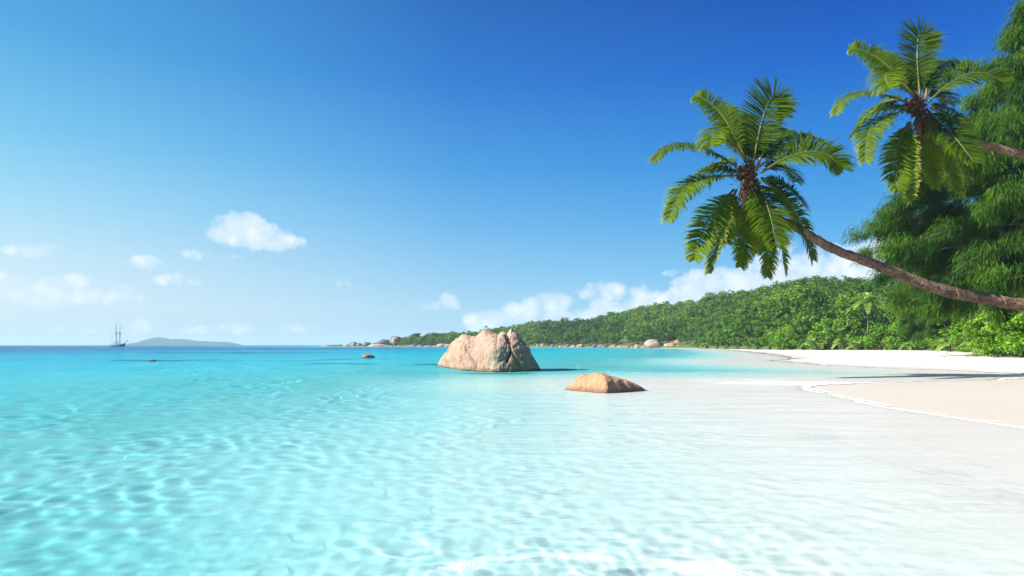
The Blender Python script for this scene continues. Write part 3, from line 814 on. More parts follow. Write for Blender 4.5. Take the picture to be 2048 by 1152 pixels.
# ------------------------------------------------------------------ palms
def frond(points, normal, ll, n, droop, seed, tone=.6, tiptone=.9, width=.042, dense=1., gap=0., fold=.35):
    """Leaflets (and stalk tube) of one feather leaf along 3-D points."""
    r = np.random.default_rng(seed)
    P = np.asarray(points, float); t0 = np.linspace(0, 1, len(P)); tt = np.linspace(0, 1, 40)
    # Catmull-like smoothing through cubic interpolation of each coordinate
    def cub(y):
        m = np.gradient(y, t0); k = np.clip(np.searchsorted(t0, tt) - 1, 0, len(P) - 2); h = t0[k + 1] - t0[k]; u = (tt - t0[k]) / h
        return (2 * u ** 3 - 3 * u ** 2 + 1) * y[k] + (u ** 3 - 2 * u ** 2 + u) * h * m[k] + (-2 * u ** 3 + 3 * u ** 2) * y[k + 1] + (u ** 3 - u ** 2) * h * m[k + 1]
    C = np.stack([cub(P[:, i]) for i in range(3)], -1)
    T = np.gradient(C, axis=0); T /= np.linalg.norm(T, axis=1)[:, None]
    N0 = np.asarray(normal, float); N0 = np.broadcast_to(N0, T.shape)
    N = N0 - (N0 * T).sum(1)[:, None] * T; N /= np.linalg.norm(N, axis=1)[:, None] + 1e-9
    S = np.cross(T, N)
    stalk = MB(); stalk.tube(C, np.linspace(.036, .006, 40) * (width / .042), 6)
    lf = MB()
    ts = np.linspace(.12, .995, n)
    for side in (-1, 1):
        for t in ts:
            if r.random() < gap: continue
            t = min(max(t + r.normal(0, .004), .1), 1.)
            i = t * 39; a = int(min(i, 38)); f = i - a
            p = C[a] * (1 - f) + C[a + 1] * f; Tt = T[a]; Nn = N[a]; Ss = S[a] * side
            L = ll * (min(1, (t - .05) / .28) ** .7) * (1 - max(0, (t - .55) / .45) ** 1.6 * .62) * r.uniform(.78, 1.12) * (r.uniform(.35, .8) if r.random() < .06 else 1)
            fw = .32 + .8 * max(0, (t - .4)) + r.normal(0, .06)
            d = Ss * 1.0 + Tt * fw + Nn * (fold * r.uniform(.3, 1.5)) + r.normal(0, .09, 3)
            d /= np.linalg.norm(d)
            m = 4; pts = [p]; dd_ = d.copy(); q = p.copy()
            g = droop * r.uniform(.7, 1.35)
            for s_ in range(m):
                q = q + dd_ * L / m; pts.append(q.copy())
                dd_ = dd_ + np.array([0, 0, -g]) * ((s_ + 1) / m); dd_ /= np.linalg.norm(dd_)
            pts = np.array(pts)
            w = width * np.array([.55, 1., .9, .62, .06]) * r.uniform(.8, 1.15)
            wd = np.cross(d, Nn); wd /= np.linalg.norm(wd) + 1e-9
            V = np.stack([pts - wd * w[:, None] * .5, pts + wd * w[:, None] * .5], 1).reshape(-1, 3)
            Q = [(2 * k, 2 * k + 1, 2 * k + 3, 2 * k + 2) for k in range(m)]
            tn = tone + (tiptone - tone) * np.repeat(np.linspace(0, 1, m + 1) ** 2, 2) + (.25 * max(0, t - .75) * 4 * (tiptone - tone)) + r.normal(0, .12)
            lf.add(V, Q, tone=np.clip(tn, 0, 1.9))
    return lf, stalk


# main palm: directions of its fronds as seen in the photograph, with depth ahead of (-) or behind (+) the heart
PD = 36.0
ZP = lambda a, b, dep=0.: at(1290 + a / 2.618, 150 + b / 2.618, PD) + np.array([0, dep, 0]) + np.array([(1290 + a / 2.618 - 1024) / F * dep, 0, (HY - 150 - b / 2.618) / F * dep])
HEART = ZP(548, 520)
FR = [  # points, end depth, normal, leaflet length, leaflets, droop, tone, tip tone
    ([(566, 470), (590, 340), (622, 210), (660, 125), (700, 140), (728, 215)], 1.2, (0, -1, .15), .86, 74, .22, .5, .8, .0),
    ([(560, 470), (560, 380), (530, 280), (505, 210)], 2.2, (.2, -.8, .3), .8, 60, .35, .2, .6, .0),
    ([(590, 470), (640, 370), (700, 300), (745, 288)], 2.4, (-.2, -.8, .4), .7, 56, .4, .15, .6, .0),
    ([(535, 455), (480, 340), (425, 240), (375, 180), (300, 120), (265, 108)], 1.0, (-.45, -.55, .6), .52, 66, .75, .65, .95, .1),
    ([(530, 460), (440, 330), (395, 290), (362, 305), (350, 345), (345, 375)], -1.9, (-.35, -.5, .8), .72, 64, .5, .6, .85, .0),
    ([(480, 480), (400, 430), (310, 390), (210, 368), (110, 385), (40, 455)], -.6, (0, -.45, .85), .56, 72, .75, .45, .8, .0),
    ([(470, 470), (420, 455), (370, 470), (328, 512)], 2.4, (-.2, -.5, .85), .62, 50, .7, .7, .95, .0),
    ([(460, 525), (340, 538), (240, 570), (175, 640), (120, 762)], -1.5, (-.1, -.5, .85), .66, 76, .7, .6, 1.1, .0),
    ([(465, 600), (390, 680), (320, 780), (278, 890), (258, 970)], -1.9, (-.3, -.9, .2), .62, 74, .35, .55, 1.05, .0),
    ([(475, 610), (425, 740), (375, 890), (335, 1035)], -1.6, (-.86, -.42, .15), .52, 70, .35, .9, 1.35, .0),
    ([(520, 640), (518, 800), (516, 900), (500, 1005)], -.9, (.15, -1, .05), .52, 60, .35, .7, 1.15, .0),
    ([(600, 660), (632, 830), (642, 950), (638, 1056)], -.5, (.3, -.9, .05), .50, 60, .4, .6, 1.3, .0),
    ([(630, 660), (690, 800), (722, 930), (738, 1040)], .8, (.75, -.6, .1), .50, 60, .45, .8, 1.65, .0),
    ([(585, 545), (625, 640), (662, 760), (690, 905)], -3.0, (.05, -.8, .55), .84, 76, .45, .22, .7, .0),
    ([(615, 550), (720, 630), (790, 725), (845, 840), (880, 968)], .9, (.3, -.75, .55), .66, 74, .55, .2, .75, .0),
    ([(610, 505), (740, 435), (860, 402), (950, 418), (1000, 455), (1032, 492)], -.8, (.05, -.8, .65), .84, 84, .32, .3, .6, .0),
    ([(610, 510), (700, 470), (760, 500), (790, 560)], 2.6, (.1, -.6, .8), .66, 56, .6, .05, .35, .0),
    ([(600, 560), (560, 680), (520, 760), (560, 860)], 2.2, (0, -1, .1), .6, 56, .4, .1, .5, .0),
    ([(610, 540), (680, 600), (740, 680), (790, 790)], 2.6, (.2, -.8, .4), .6, 60, .5, .1, .4, .0),
    ([(560, 470), (500, 350), (455, 250), (432, 165)], 2.4, (-.1, -.8, .4), .74, 64, .35, .25, .6, .0),
    ([(540, 500), (430, 500), (330, 490), (250, 545), (215, 610)], 2.6, (-.1, -.5, .85), .70, 64, .55, .3, .7, .0),
    ([(480, 600), (440, 680), (415, 780), (430, 880)], 2.0, (-.2, -.9, .2), .62, 60, .4, .3, .8, .0),
    ([(600, 600), (590, 720), (600, 840), (585, 930)], 1.6, (.1, -1, .1), .56, 56, .35, .9, 1.75, .05),
    ([(610, 540), (700, 560), (790, 620), (850, 700)], 1.8, (.2, -.6, .75), .72, 64, .6, .25, .6, .0),
    ([(600, 480), (690, 400), (790, 340), (880, 330), (930, 360)], 2.2, (-.1, -.7, .7), .72, 64, .35, .15, .5, .0),
]
frond_meshes = []
for k, (pts, dep, nrm, ll, n, droop, tone, tip, gap) in enumerate(FR):
    m = len(pts)
    P = [ZP(a, b, dep * (i / (m - 1)) ** 1.2) - HEART for i, (a, b) in enumerate(pts)]
    lf, st = frond(P, nrm, ll * 1.75, int(n * 1.6), droop, 100 + k, tone + .06, tip + .1, width=.08, fold=.22)
    a = lf.mesh('frond', False); a.materials.append(M['palm_leaf']); b = st.mesh('stalk'); b.materials.append(M['palm_stalk'])
    frond_meshes.append((a, b))


def lumpy(seed, n, spread, size, strands):
    """Brown heart of old leaf bases and fibre."""
    r = np.random.default_rng(seed); mb = MB()
    for k in range(n):
        c = r.normal(size=3) * np.array(spread)
        d = r.normal(size=3); d[2] += .2; d /= np.linalg.norm(d); L = size * r.uniform(.5, 1.3)
        mb.tube([c - d * L * .5, c + r.normal(0, .02, 3), c + d * L * .5], [size * .20, size * .17, size * .04], 6)
    for k in range(strands):
        c = r.normal(size=3) * np.array(spread) * 1.15; d = r.normal(size=3); d /= np.linalg.norm(d); L = size * r.uniform(.8, 1.8)
        mb.tube([c, c + d * L * .5, c + d * L + np.array([0, 0, -.12 * L])], [.012, .009, .003], 4)
    return mb


def flower_stalks(seed):
    r = np.random.default_rng(seed); mb = MB()
    for k in range(95):
        b = np.array([r.normal(0, .10), r.normal(-.1, .12), r.normal(-.1, .15)]); d = np.array([r.normal(-.22, .22), r.normal(-.15, .22), -1.]); d /= np.linalg.norm(d); L = r.uniform(.6, 1.75)
        mid = b + d * L * .5 + np.array([r.normal(0, .07), r.normal(0, .07), .04])
        mb.tube([b, mid, b + d * L + np.array([r.normal(0, .08), r.normal(0, .08), 0])], [.026, .019, .006], 5)
    return mb


fibre_me = lumpy(4, 90, (.24, .20, .24), .42, 120).mesh('crown_fibre'); fibre_me.materials.append(M['fibre'])
spent_me = flower_stalks(5).mesh('flower_stalk'); spent_me.materials.append(M['fibre'])
mb = MB()
a = np.linspace(0, math.pi, 12); prof_ = np.stack([np.sin(a) ** .85 * .115, -np.cos(a) * .155], -1)
mb.tube(np.stack([0 * a, 0 * a, prof_[:, 1]], -1), np.maximum(prof_[:, 0], .002), 12, False)
nut_me = mb.mesh('coconut'); nut_me.materials.append(M['husk'])
mb = MB(); mb.tube([(0, 0, 0), (.05, -.02, .3), (.10, -.03, .62), (.13, -.03, .80)], [.07, .085, .06, .008], 8)
spathe_me = mb.mesh('spathe'); spathe_me.materials.append(M['husk'])


def palm_trunk_mesh(P, rad, seed):
    """Tapered, ringed and slightly knobbly trunk; 'along' runs 0 (crown) to 1 (foot)."""
    P = np.asarray(P, float); n = 220
    L = np.concatenate([[0], np.cumsum(np.linalg.norm(np.diff(P, axis=0), axis=1))]); t = np.linspace(0, L[-1], n)
    Cc = np.stack([np.interp(t, L, P[:, i]) for i in range(3)], -1)
    for _ in range(14): Cc[1:-1] = (Cc[:-2] + 2 * Cc[1:-1] + Cc[2:]) / 4
    u = t / L[-1]
    rr_ = np.interp(u, rad[0], rad[1]) * (1 + .045 * fbm(np.stack([t * 1.6, 0 * t + seed, 0 * t], -1), 3) + .02 * np.sin(t * 9 + 4 * fbm(np.stack([t, 0 * t, 0 * t], -1), 2)))
    mb = MB(); mb.tube(Cc, rr_, 28)
    me = mb.mesh('trunk'); co = np.zeros(len(me.vertices) * 3, np.float32); me.vertices.foreach_get('co', co); co = co.reshape(-1, 3)
    nrm = np.zeros(len(me.vertices) * 3, np.float32); me.vertices.foreach_get('normal', nrm); nrm = nrm.reshape(-1, 3)
    al = np.append(np.repeat(t, 28), [0, L[-1]])
    co += nrm * (.05 * fbm(co * 2.3 + seed, 4) + .03 * fbm(co * 7 + seed, 3))[:, None]
    me.vertices.foreach_set('co', co.ravel())
    a = me.attributes.new('along', 'FLOAT', 'POINT'); a.data.foreach_set('value', (al / 14.).astype(np.float32)); me.update()
    me.materials.append(M['palm_trunk'])
    return me, Cc, rr_


def make_palm(name, base, heart, roll, trunk_pts, rad, label, seed, squeeze=1.):
    e = empty(name, base, label, 'palm tree', 'leaning coconut palms')
    tm, Cc, rr_ = palm_trunk_mesh(np.asarray(trunk_pts) - np.asarray(base), rad, seed)
    obj('trunk', tm, None, e)
    off = Vector(heart) - Vector(base); rot = Matrix.Rotation(roll, 3, 'Y')
    for a, b in frond_meshes:
        f = obj('frond', a, None, e, off, (0, roll, 0)); obj('stalk', b, None, f)
    obj('crown_fibre', fibre_me, None, e, off + rot @ Vector((-.15, .05, .0)), (0, roll, 0), (1.05, 1.05, 1.05))
    obj('flower_stalk', spent_me, None, e, off + rot @ Vector((-.22, -.25, -.45)), (0, roll * .4, 0))
    obj('spathe', spathe_me, None, e, off + rot @ Vector((.28, -.25, .12)), (0, roll + .1, 0))
    rn = np.random.default_rng(seed)
    for k in range(6):
        q = Vector((rn.uniform(-.55, .15), rn.uniform(-.6, -.15), rn.uniform(-1.15, -.35)))
        obj('coconut', nut_me, None, e, off + rot @ q, (rn.normal(0, .4), rn.normal(0, .4), rn.uniform(0, 6)), (rn.uniform(.8, 1.1),) * 3)
    return e, Cc, rr_


tp = [HEART + np.array([.05, .25, .0]), ZP(610, 640, .5), ZP(690, 752, .5)] + [at(x, y, PD + .5) for x, y in ((1585, 450), (1625, 475), (1660, 496), (1700, 511), (1740, 525), (1780, 541), (1820, 558), (1860, 573), (1900, 584), (1950, 594), (2000, 603), (2048, 611))] + \
     [np.array([29., 36.3, 3.35]), np.array([31., 36, 2.75]), np.array([33., 35.6, 2.0]), np.array([34.6, 35.2, 1.2]), np.array([35.4, 35.0, .5]), np.array([35.7, 34.9, -.2])]
palm1, Cc, rr_ = make_palm('coconut_palm', (35.6, 34.9, .4), HEART, 0., tp, ([0, .1, .3, .55, .9, 1.], [.16, .22, .255, .31, .36, .45]),
                           'lower coconut palm with a long knobbly strapped trunk leaning over the beach', 3)
# pale straps tied round the trunk
for px_ in (1908, 2003):
    xw = (px_ - 1024) / F * (PD + .5); wc = Cc + np.array([35.6, 34.9, .4]); k = int(np.argmin(np.abs(wc[:, 0] - xw)))
    c = Cc[k]; T = Cc[k + 1] - Cc[k - 1]; T /= np.linalg.norm(T)
    A_ = np.cross(T, (0, 0, 1)); A_ /= np.linalg.norm(A_); B_ = np.cross(T, A_)
    ang_ = np.linspace(0, 2 * math.pi, 33); ring = [c + (rr_[k] + .012) * (math.cos(q) * A_ + math.sin(q) * B_) + T * (.12 * math.sin(q) + .02 * math.sin(3 * q)) for q in ang_]
    mb = MB(); mb.tube(ring, .014, 6, False); mb.build('strap', M['strap'], palm1)

HEART2 = at(1838, 212, 40.0)
tp2 = [HEART2 + np.array([.05, .25, 0])] + [at(x, y, 40.5) for x, y in ((1875, 262), (1918, 281), (1950, 286), (1985, 293), (2020, 303), (2048, 309))] + [np.array([32.5, 40.5, 12.6]), np.array([35.4, 40.3, 11.2]), np.array([38.2, 40., 9.2]),
       np.array([40.6, 39.8, 6.6]), np.array([42.2, 39.6, 4.0]), np.array([43., 39.5, 1.8]), np.array([43.3, 39.5, .3]), np.array([43.4, 39.5, -.2])]
make_palm('coconut_palm', (43.3, 39.5, .4), HEART2, R(-13), tp2, ([0, .1, .3, .55, .9, 1.], [.16, .20, .22, .25, .32, .4]), 'upper coconut palm whose crown hangs in front of the tall feathery tree', 8)

# small palms on the beach edge
def small_palm(seed, n, L, h, ll, spread):
    r = np.random.default_rng(seed); fs = []
    for k in range(n):
        az = 2 * math.pi * k / n * 1.618 * 2 + r.normal(0, .2); el = spread[0] + (spread[1] - spread[0]) * (k / n) + r.normal(0, .12)
        d = np.array([math.cos(az), math.sin(az), 0]); P = []
        for s_ in np.linspace(0, 1, 6):
            P.append(d * L * s_ * math.cos(el) * (1 - .12 * s_) + np.array([0, 0, h + L * s_ * math.sin(el) - L * .62 * s_ ** 2.2]))
        nrm = np.array([-d[0] * math.sin(el), -d[1] * math.sin(el), math.cos(el) + .3])
        lf, st = frond(P, nrm, ll, 44, .5, seed * 50 + k, r.uniform(.3, .95), 1., width=.10)
        a = lf.mesh('frond', False); a.materials.append(M['small_palm_leaf']); b = st.mesh('stalk'); b.materials.append(M['palm_stalk']); fs.append((a, b))
    mb = MB(); mb.tube([(0, 0, -.5), (.15, 0, h * .3), (.3, .1, h * .65), (0, 0, h + .1)], [.17, .12, .10, .09], 8); tm = mb.mesh('trunk'); tm.materials.append(M['bark'])
    return fs, tm
SP = [small_palm(1, 16, 4.9, 9.0, 1.0, (1.35, -.1)), small_palm(2, 14, 3.8, .5, .8, (1.25, .35)), small_palm(3, 13, 3.6, .6, .75, (1.2, .25))]
def put_palm(k, px, D, z, s, rz, label):
    fs, tm = SP[k]; e = empty('young_palm', ((px - 1024) / F * D, D, z), label, 'palm tree', 'young palms on the beach edge', (0, 0, rz)); e.scale = (s,) * 3
    for a, b in fs:
        f = obj('frond', a, None, e); obj('stalk', b, None, f)
    obj('trunk', tm, None, e)
put_palm(0, 1734, foot(1734) - 6, .8, 1.15, .3, 'young upright palm with a thin trunk in front of the trees below the leaning trunk')
put_palm(1, 1634, foot(1634) - 7, .7, 1.5, 1.0, 'low bushy palm farthest along the beach edge')
put_palm(2, 1690, foot(1690) - 7, .7, 1.4, 2.0, 'low spreading palm just left of the upright young palm')
put_palm(1, 1720, foot(1720) - 8, .7, 1.1, 3.1, 'small arching palm at the foot of the upright young palm')
put_palm(2, 1900, foot(1900) - 10, .7, 1.15, .7, 'pale low palm under the leaning trunk, the nearer to the upright palm')
put_palm(1, 1955, foot(1955) - 12, .7, .95, 4.1, 'pale low palm beside the bright bushes at the right edge')
put_palm(0, 972, 640, 11.5, .75, .3, 'lone distant palm poking above the ridge over the huge boulder')
put_palm(2, 1815, foot(1815) - 8, .7, .85, 5.0, 'smallest low palm in the shade under the leaning trunk')
put_palm(1, 1412, foot(1412) - 5, .8, 1.2, 5.0, 'low palm right beside the boulder pile at the far beach end')

# bright bushes at the right edge
for k, (px, D, s, lab) in enumerate(((2040, 66, 1.0, 'bright glossy green bush at the right edge, the one touching the sand'), (2075, 63, 1.25, 'bright glossy green bush cut by the right edge below the trunk'), (2006, 70, .72, 'small bright green bush beside the pale low palm at the right'),
                                     (2056, 68, 1.6, 'tall bright green bush showing above the leaning trunk at the right edge'), (1982, 76, .62, 'dark based bright bush between pale low palm and right edge bushes'), (1768, foot(1768) - 3, 1.7, 'bright large leaved bush just right of the upright young palm'),
                                     (1812, foot(1812) - 3, 1.9, 'wide bright bush below the lowest casuarina sprays'), (1745, foot(1745) + 9, 2.2, 'tall bright bush behind the upright young palm'), (1575, foot(1575) - 1, 1.8, 'bright bush left of the lowest bushy palm'), (1660, foot(1660) + 1, 2.0, 'bright bush between the two low spreading palms'), (1870, foot(1870) - 2, 1.5, 'bright bush left of the pale low palm under the trunk'), (1893, foot(1893) + 4, 1.3, 'bright bush in front of the small casuarina'), (1930, 106, 1.0, 'bright bush between the two pale low palms'), (1972, 71, .75, 'low bright bush nearest the dark dead branches'))):
    plant(BRIGHT, k % 3, 'bright_bush', (px - 1024) / F * D, D, .72 - .55 * s, s, k * 1.3, lab, 'bush', 'bright broadleaf bushes along the beach')

# ------------------------------------------------------------------ casuarina (feathery) trees
def casuarina(seed, H, z0, Lf, nb, tuft, sl):
    r = np.random.default_rng(seed); wood = MB(); V_, Q_, T_ = [], [], []; nv = 0
    wood.tube([(0, 0, -.5), (.2, .1, H * .3), (-.1, .2, H * .6), (.1, 0, H)], [.45, .36, .24, .05], 10)
    for k in range(nb):
        u = (k + r.random()) / nb; z = z0 + (H - z0) * u; az = k * 2.39996 + r.normal(0, .42)
        L = Lf(z) * r.uniform(.86, 1.05); d = np.array([math.cos(az), math.sin(az), 0]); rise = r.uniform(.05, .34)
        ts = np.linspace(0, 1, 9)
        P = np.stack([d[0] * L * ts, d[1] * L * ts, z + L * (rise * ts - (rise + .12) * ts ** 2.4)], -1) + np.cumsum(r.normal(0, .08, (9, 3)), 0) * np.array([1, 1, .5])
        wood.tube(P, np.linspace(.085, .012, 9) * (.5 + L / 12), 5)
        nt_ = int(tuft * L / 8); nc_ = max(4, int(L * .8)); cts = r.uniform(.18, 1, nc_) ** .8; cla = r.normal(0, .5, nc_); cdz = r.normal(.15, .45, nc_); ctn = r.normal(0, .25, nc_)
        side = np.array([-d[1], d[0], 0])
        for q in range(nt_):
            kc = int(r.integers(0, nc_)); t = float(np.clip(cts[kc] + r.normal(0, .035), .1, 1)); i = t * 8; a = int(min(i, 7)); f = i - a
            lat = (cla[kc] * L * .2 * (1.15 - t)) + r.normal(0, .3)
            c = P[a] * (1 - f) + P[a + 1] * f + side * lat + np.array([0, 0, cdz[kc] + r.normal(0, .5) - abs(lat) * .15])
            if q % 4 == 0: wood.tube([P[a] * (1 - f) + P[a + 1] * f, c + np.array([0, 0, .08])], [.018, .008], 3)
            ns = 24
            o_ = c + r.normal(0, .34, (ns, 3)) * np.array([1.2, 1.2, .6])
            out = r.normal(0, .38, (ns, 3)) + d * .55 + side * np.sign(lat) * .25; out[:, 2] = np.abs(out[:, 2]) * .5
            Ls = sl * r.uniform(.55, 1.25, ns)[:, None]
            w = r.uniform(.018, .036, ns)[:, None]
            wd = r.normal(size=(ns, 3)); wd[:, 2] *= .2; wd /= np.linalg.norm(wd, axis=1)[:, None]
            p1 = o_ + out * Ls * .45 + np.array([0, 0, .02]) * Ls; p2 = p1 + out * Ls * .3 + np.array([0, 0, -.42]) * Ls; p3 = p2 + np.array([0, 0, -.28]) * Ls
            v = np.stack([o_ - wd * w, o_ + wd * w, p1 - wd * w, p1 + wd * w, p2 - wd * w * .8, p2 + wd * w * .8, p3 - wd * w * .2, p3 + wd * w * .2], 1).reshape(-1, 3)
            b = np.arange(ns)[:, None] * 8
            qq = np.concatenate([b + np.array([[0, 1, 3, 2]]), b + np.array([[2, 3, 5, 4]]), b + np.array([[4, 5, 7, 6]])]) + nv
            V_.append(v); Q_.append(qq); nv += len(v)
            T_.append(np.repeat(np.clip(.5 + ctn[kc] + r.normal(0, .15) + r.normal(0, .16, ns), 0, 1.6), 8))
    fm = mesh_np('foliage', np.concatenate(V_), np.concatenate(Q_), False, {'tone': np.concatenate(T_)}); fm.materials.append(M['needle'])
    wm = wood.mesh('trunk'); wm.materials.append(M['bark'])
    return fm, wm
CD = 72.
zof = lambda py: CAMZ + (HY - py) / F * CD - .7
Lz = np.array([(zof(640), 9.), (zof(600), 14.), (zof(540), 16.), (zof(480), 18.2), (zof(400), 19.2), (zof(330), 18.6), (zof(285), 14.5), (zof(240), 9.6), (zof(180), 8.2), (zof(120), 6.6), (zof(60), 5.6), (zof(0), 3.5), (zof(-60), 1.)])
fm, wm = casuarina(6, zof(-60), zof(610), lambda z: float(np.interp(z, Lz[:, 0], Lz[:, 1])), 180, 92, .9)
e = empty('casuarina_tree', ((2125 - 1024) / F * CD, CD, .7), 'tall dark feathery casuarina tree rising behind the two leaning palms', 'tree', 'casuarina trees')
obj('foliage', fm, None, e); obj('trunk', wm, None, e)
for (px, D, s, rz, lab) in ((1890, 134, .48, 1.7, 'small feathery casuarina tree behind the leaning palm trunk'), (2090, 92, .6, 3.5, 'second feathery casuarina tree standing behind the tall one')):
    e = empty('casuarina_tree', ((px - 1024) / F * D, D, .7), lab, 'tree', 'casuarina trees', (0, 0, rz)); e.scale = (s * (.9 if px < 2000 else 1), s * .9, s)
    obj('foliage', fm, None, e); obj('trunk', wm, None, e)

# ------------------------------------------------------------------ things lying on the sand
dr = np.random.default_rng(9)
def ground_z(x, y): return float(ground(np.array([x]), np.array([y]))[0][0])
def leaf_on_sand(px, D, s, label):
    x = (px - 1024) / F * D; n = 9; t = np.linspace(-1, 1, n); w = .5 * (1 - t ** 2) ** .7; mb = MB()
    V = []
    for a, b in zip(t, w): V += [(a, -b, .30 * a * a + .08), (a, 0, .30 * a * a), (a, b, .30 * a * a + .16)]
    Q = [(3 * k + j, 3 * k + 3 + j, 3 * k + 4 + j, 3 * k + 1 + j) for k in range(n - 1) for j in (0, 1)]
    mb.add(np.array(V) * s, Q)
    tag(mb.build('fallen_leaf', M['dry_leaf'], loc=(x, D, ground_z(x, D) + .02), rot=(.1, 0, dr.uniform(0, 6))), label, 'leaf', 'fallen leaves on the sand')
for a in ((1887, 76, .36, 'largest orange dry leaf lying on the white sand near the bushes'), (1893, 92, .26, 'orange dry leaf farther back behind the largest one'), (1917, 78, .17, 'tiny orange leaf midway between the largest leaf and the twigs'),
          (1946, 79, .24, 'orange dry leaf beside the dark twigs'), (1955, 90, .2, 'small orange leaf behind the dark twigs'), (1982, 76, .2, 'orange dry leaf closest to the bright bushes')): leaf_on_sand(*a)
def twig(p0, p1, D, D2, lift, label):
    a = np.array([(p0 - 1024) / F * D, D, 0]); b = np.array([(p1 - 1024) / F * D2, D2, 0]); mb = MB(); P = []
    for t in np.linspace(0, 1, 9):
        q = a * (1 - t) + b * t; q[2] = ground_z(q[0], q[1]) + .03 + lift * math.sin(math.pi * t) * .6; q[1] += dr.normal(0, .12); P.append(q)
    P = np.array(P); mb.tube(P, np.linspace(.055, .02, 9), 6)
    for k in (3, 5, 6):
        d = P[k + 1] - P[k]; e_ = P[k] + d * 1.3 + np.array([0, dr.normal(0, .6), .25]); mb.tube([P[k], e_], [.03, .008], 5)
    o = P[0].copy(); me = mb.mesh('driftwood_branch'); me.transform(Matrix.Translation(-Vector(o)))
    tag(obj('driftwood_branch', me, M['driftwood'], loc=o), label, 'branch', 'branches lying on the sand')
twig(1930, 1985, 74, 73, .05, 'long dark dead branch lying on the sand left of the bright bushes')
twig(1985, 2045, 66, 64, .12, 'dark forked dead branch in front of the right edge bushes')
twig(1960, 2020, 80, 78, .2, 'thin dark dead branch close under the bushes')
twig(1608, 1618, 168, 165, .9, 'pale bleached dead branch sticking up at the beach edge by the low palms')

# ------------------------------------------------------------------ sailing ship, motor boat
BD = 700.; k_ = BD / F
ship = empty('sailing_ship', ((236 - 1024) * k_, BD, 0), 'two masted sailing ship with white stern and dark bow at anchor before the islet', 'ship')
def sec(xs, half, zk, zt, mb):
    n = len(xs); V = []; m = 7
    for x, h, a, b in zip(xs, half, zk, zt):
        for j in range(m):
            f = (j / (m - 1)) * 2 - 1; V.append((x, h * f, b if abs(f) == 1 else a + (b - a) * abs(f) ** 2.2))
    i = np.arange(n * m).reshape(n, m)
    Q = np.stack([i[:-1, :-1], i[:-1, 1:], i[1:, 1:], i[1:, :-1]], -1).reshape(-1, 4)
    deck = np.stack([i[:-1, 0], i[1:, 0], i[1:, -1], i[:-1, -1]], -1)
    mb.add(V, np.concatenate([Q, deck]))
    mb.add([V[j] for j in range(m)], None, [(0, j + 1, j) for j in range(1, m - 1)]); mb.add([V[(n - 1) * m + j] for j in range(m)], None, [(0, j, j + 1) for j in range(1, m - 1)])
mb = MB(); sec([-8.6, -6, -2, 2.4], [1.7, 2.2, 2.5, 2.4], [-.3, -.6, -.7, -.7], [2.5, 2.1, 1.9, 2.0], mb); mb.build('stern_hull', M['boat_white'], ship, False)
mb = MB(); sec([2.4, 5, 7, 8.2], [2.42, 2.1, 1.2, .08], [-.7, -.6, -.3, .8], [2.05, 2.5, 3.0, 3.5], mb); mb.build('bow_hull', M['boat_dark'], ship, False)
mb = MB(); mb.box((-2, 0, -.05), (6.6, 2.1, .38)); mb.build('waterline_band', M['boat_dark'], ship, False)
cab = MB(); cab.box((-4.2, 0, 2.75), (2.9, 1.6, .7)); cab = cab.build('deckhouse', M['boat_white'], ship, False)
mb = MB()
for x in (-6.2, -5.2, -4.2, -3.2, -2.2): mb.box((x, -1.62, 2.85), (.36, .03, .28)); mb.box((x, 1.62, 2.85), (.36, .03, .28))
mb.build('window', M['glass_dark'], cab, False)
mb = MB(); V = []
mb.box((-4.4, 0, 4.5), (3.4, 1.8, .28))
for x in (-7.5, -5., -1.4):
    for y in (-1.6, 1.6): mb.tube([(x, y, 2.), (x, y, 4.4)], .07, 6)
mb.build('awning', M['boat_white'], ship, False)
for x, top in ((-2.0, 26.4), (2.1, 25.0)):
    mb = MB(); mb.tube([(x, 0, 1.8), (x, 0, 14.5), (x + .15, 0, top)], [.30, .26, .08], 8); mast = mb.build('mast', M['mast'], ship)
    mb = MB(); mb.tube([(x, -1.9, 13.6), (x, 1.9, 13.6)], .09, 6); mb.box((x, 0, 14.2), (.5, .6, .5)); mb.build('crosstree', M['mast'], mast)
mb = MB(); mb.tube([(2.1, -.3, 13.), (7., -3., 12.6)], .08, 5); mb.tube([(2.1, -.3, 13.), (-1, 2.5, 13.2)], .08, 5); mb.build('yard', M['mast'], ship)
for x0, x1 in ((-2.0, -7.4), (2.1, -1.2)):
    mb = MB(); mb.tube([(x0, 0, 4.6), (x1, 0, 5.3)], [.2, .12], 6); mb.build('boom', M['mast'], ship)
mb = MB(); mb.tube([(6.4, 0, 2.9), (11.2, 0, 6.0)], [.30, .16], 8); mb.box((10.4, 0, 5.9), (.7, .25, .4)); mb.build('bowsprit', M['boat_dark'], ship)
mb = MB()
for a, b in (((11.2, 0, 6), (2.1, 0, 24)), ((9.5, 0, 4.9), (2.1, 0, 14)), ((2.1, 0, 24.5), (-2, 0, 25.6)), ((-2, 0, 25), (-8.4, 0, 2.5)), ((-2, -.1, 14), (-6.5, 0, 5))): mb.tube([a, b], .045, 4)
for x in (-2.0, 2.1):
    for y in (-2.2, 2.2):
        for dx in (-.8, .5): mb.tube([(x + dx, y, 2.), (x, y * .2, 14)], .04, 4)
mb.build('rigging', M['mast'], ship)
mb = MB()
for x0, x1 in ((-8.4, -7.3), (-.6, 7.2)):
    for y in (-1, 1): mb.tube([(x0, y * 2.0, 3.0), ((x0 + x1) / 2, y * 2.1, 3.0), (x1, y * (1. if x1 > 5 else 2.), 3.5)], .06, 5)
mb.build('railing', M['boat_wood'], ship)
ship.rotation_euler = (0, 0, R(-8))

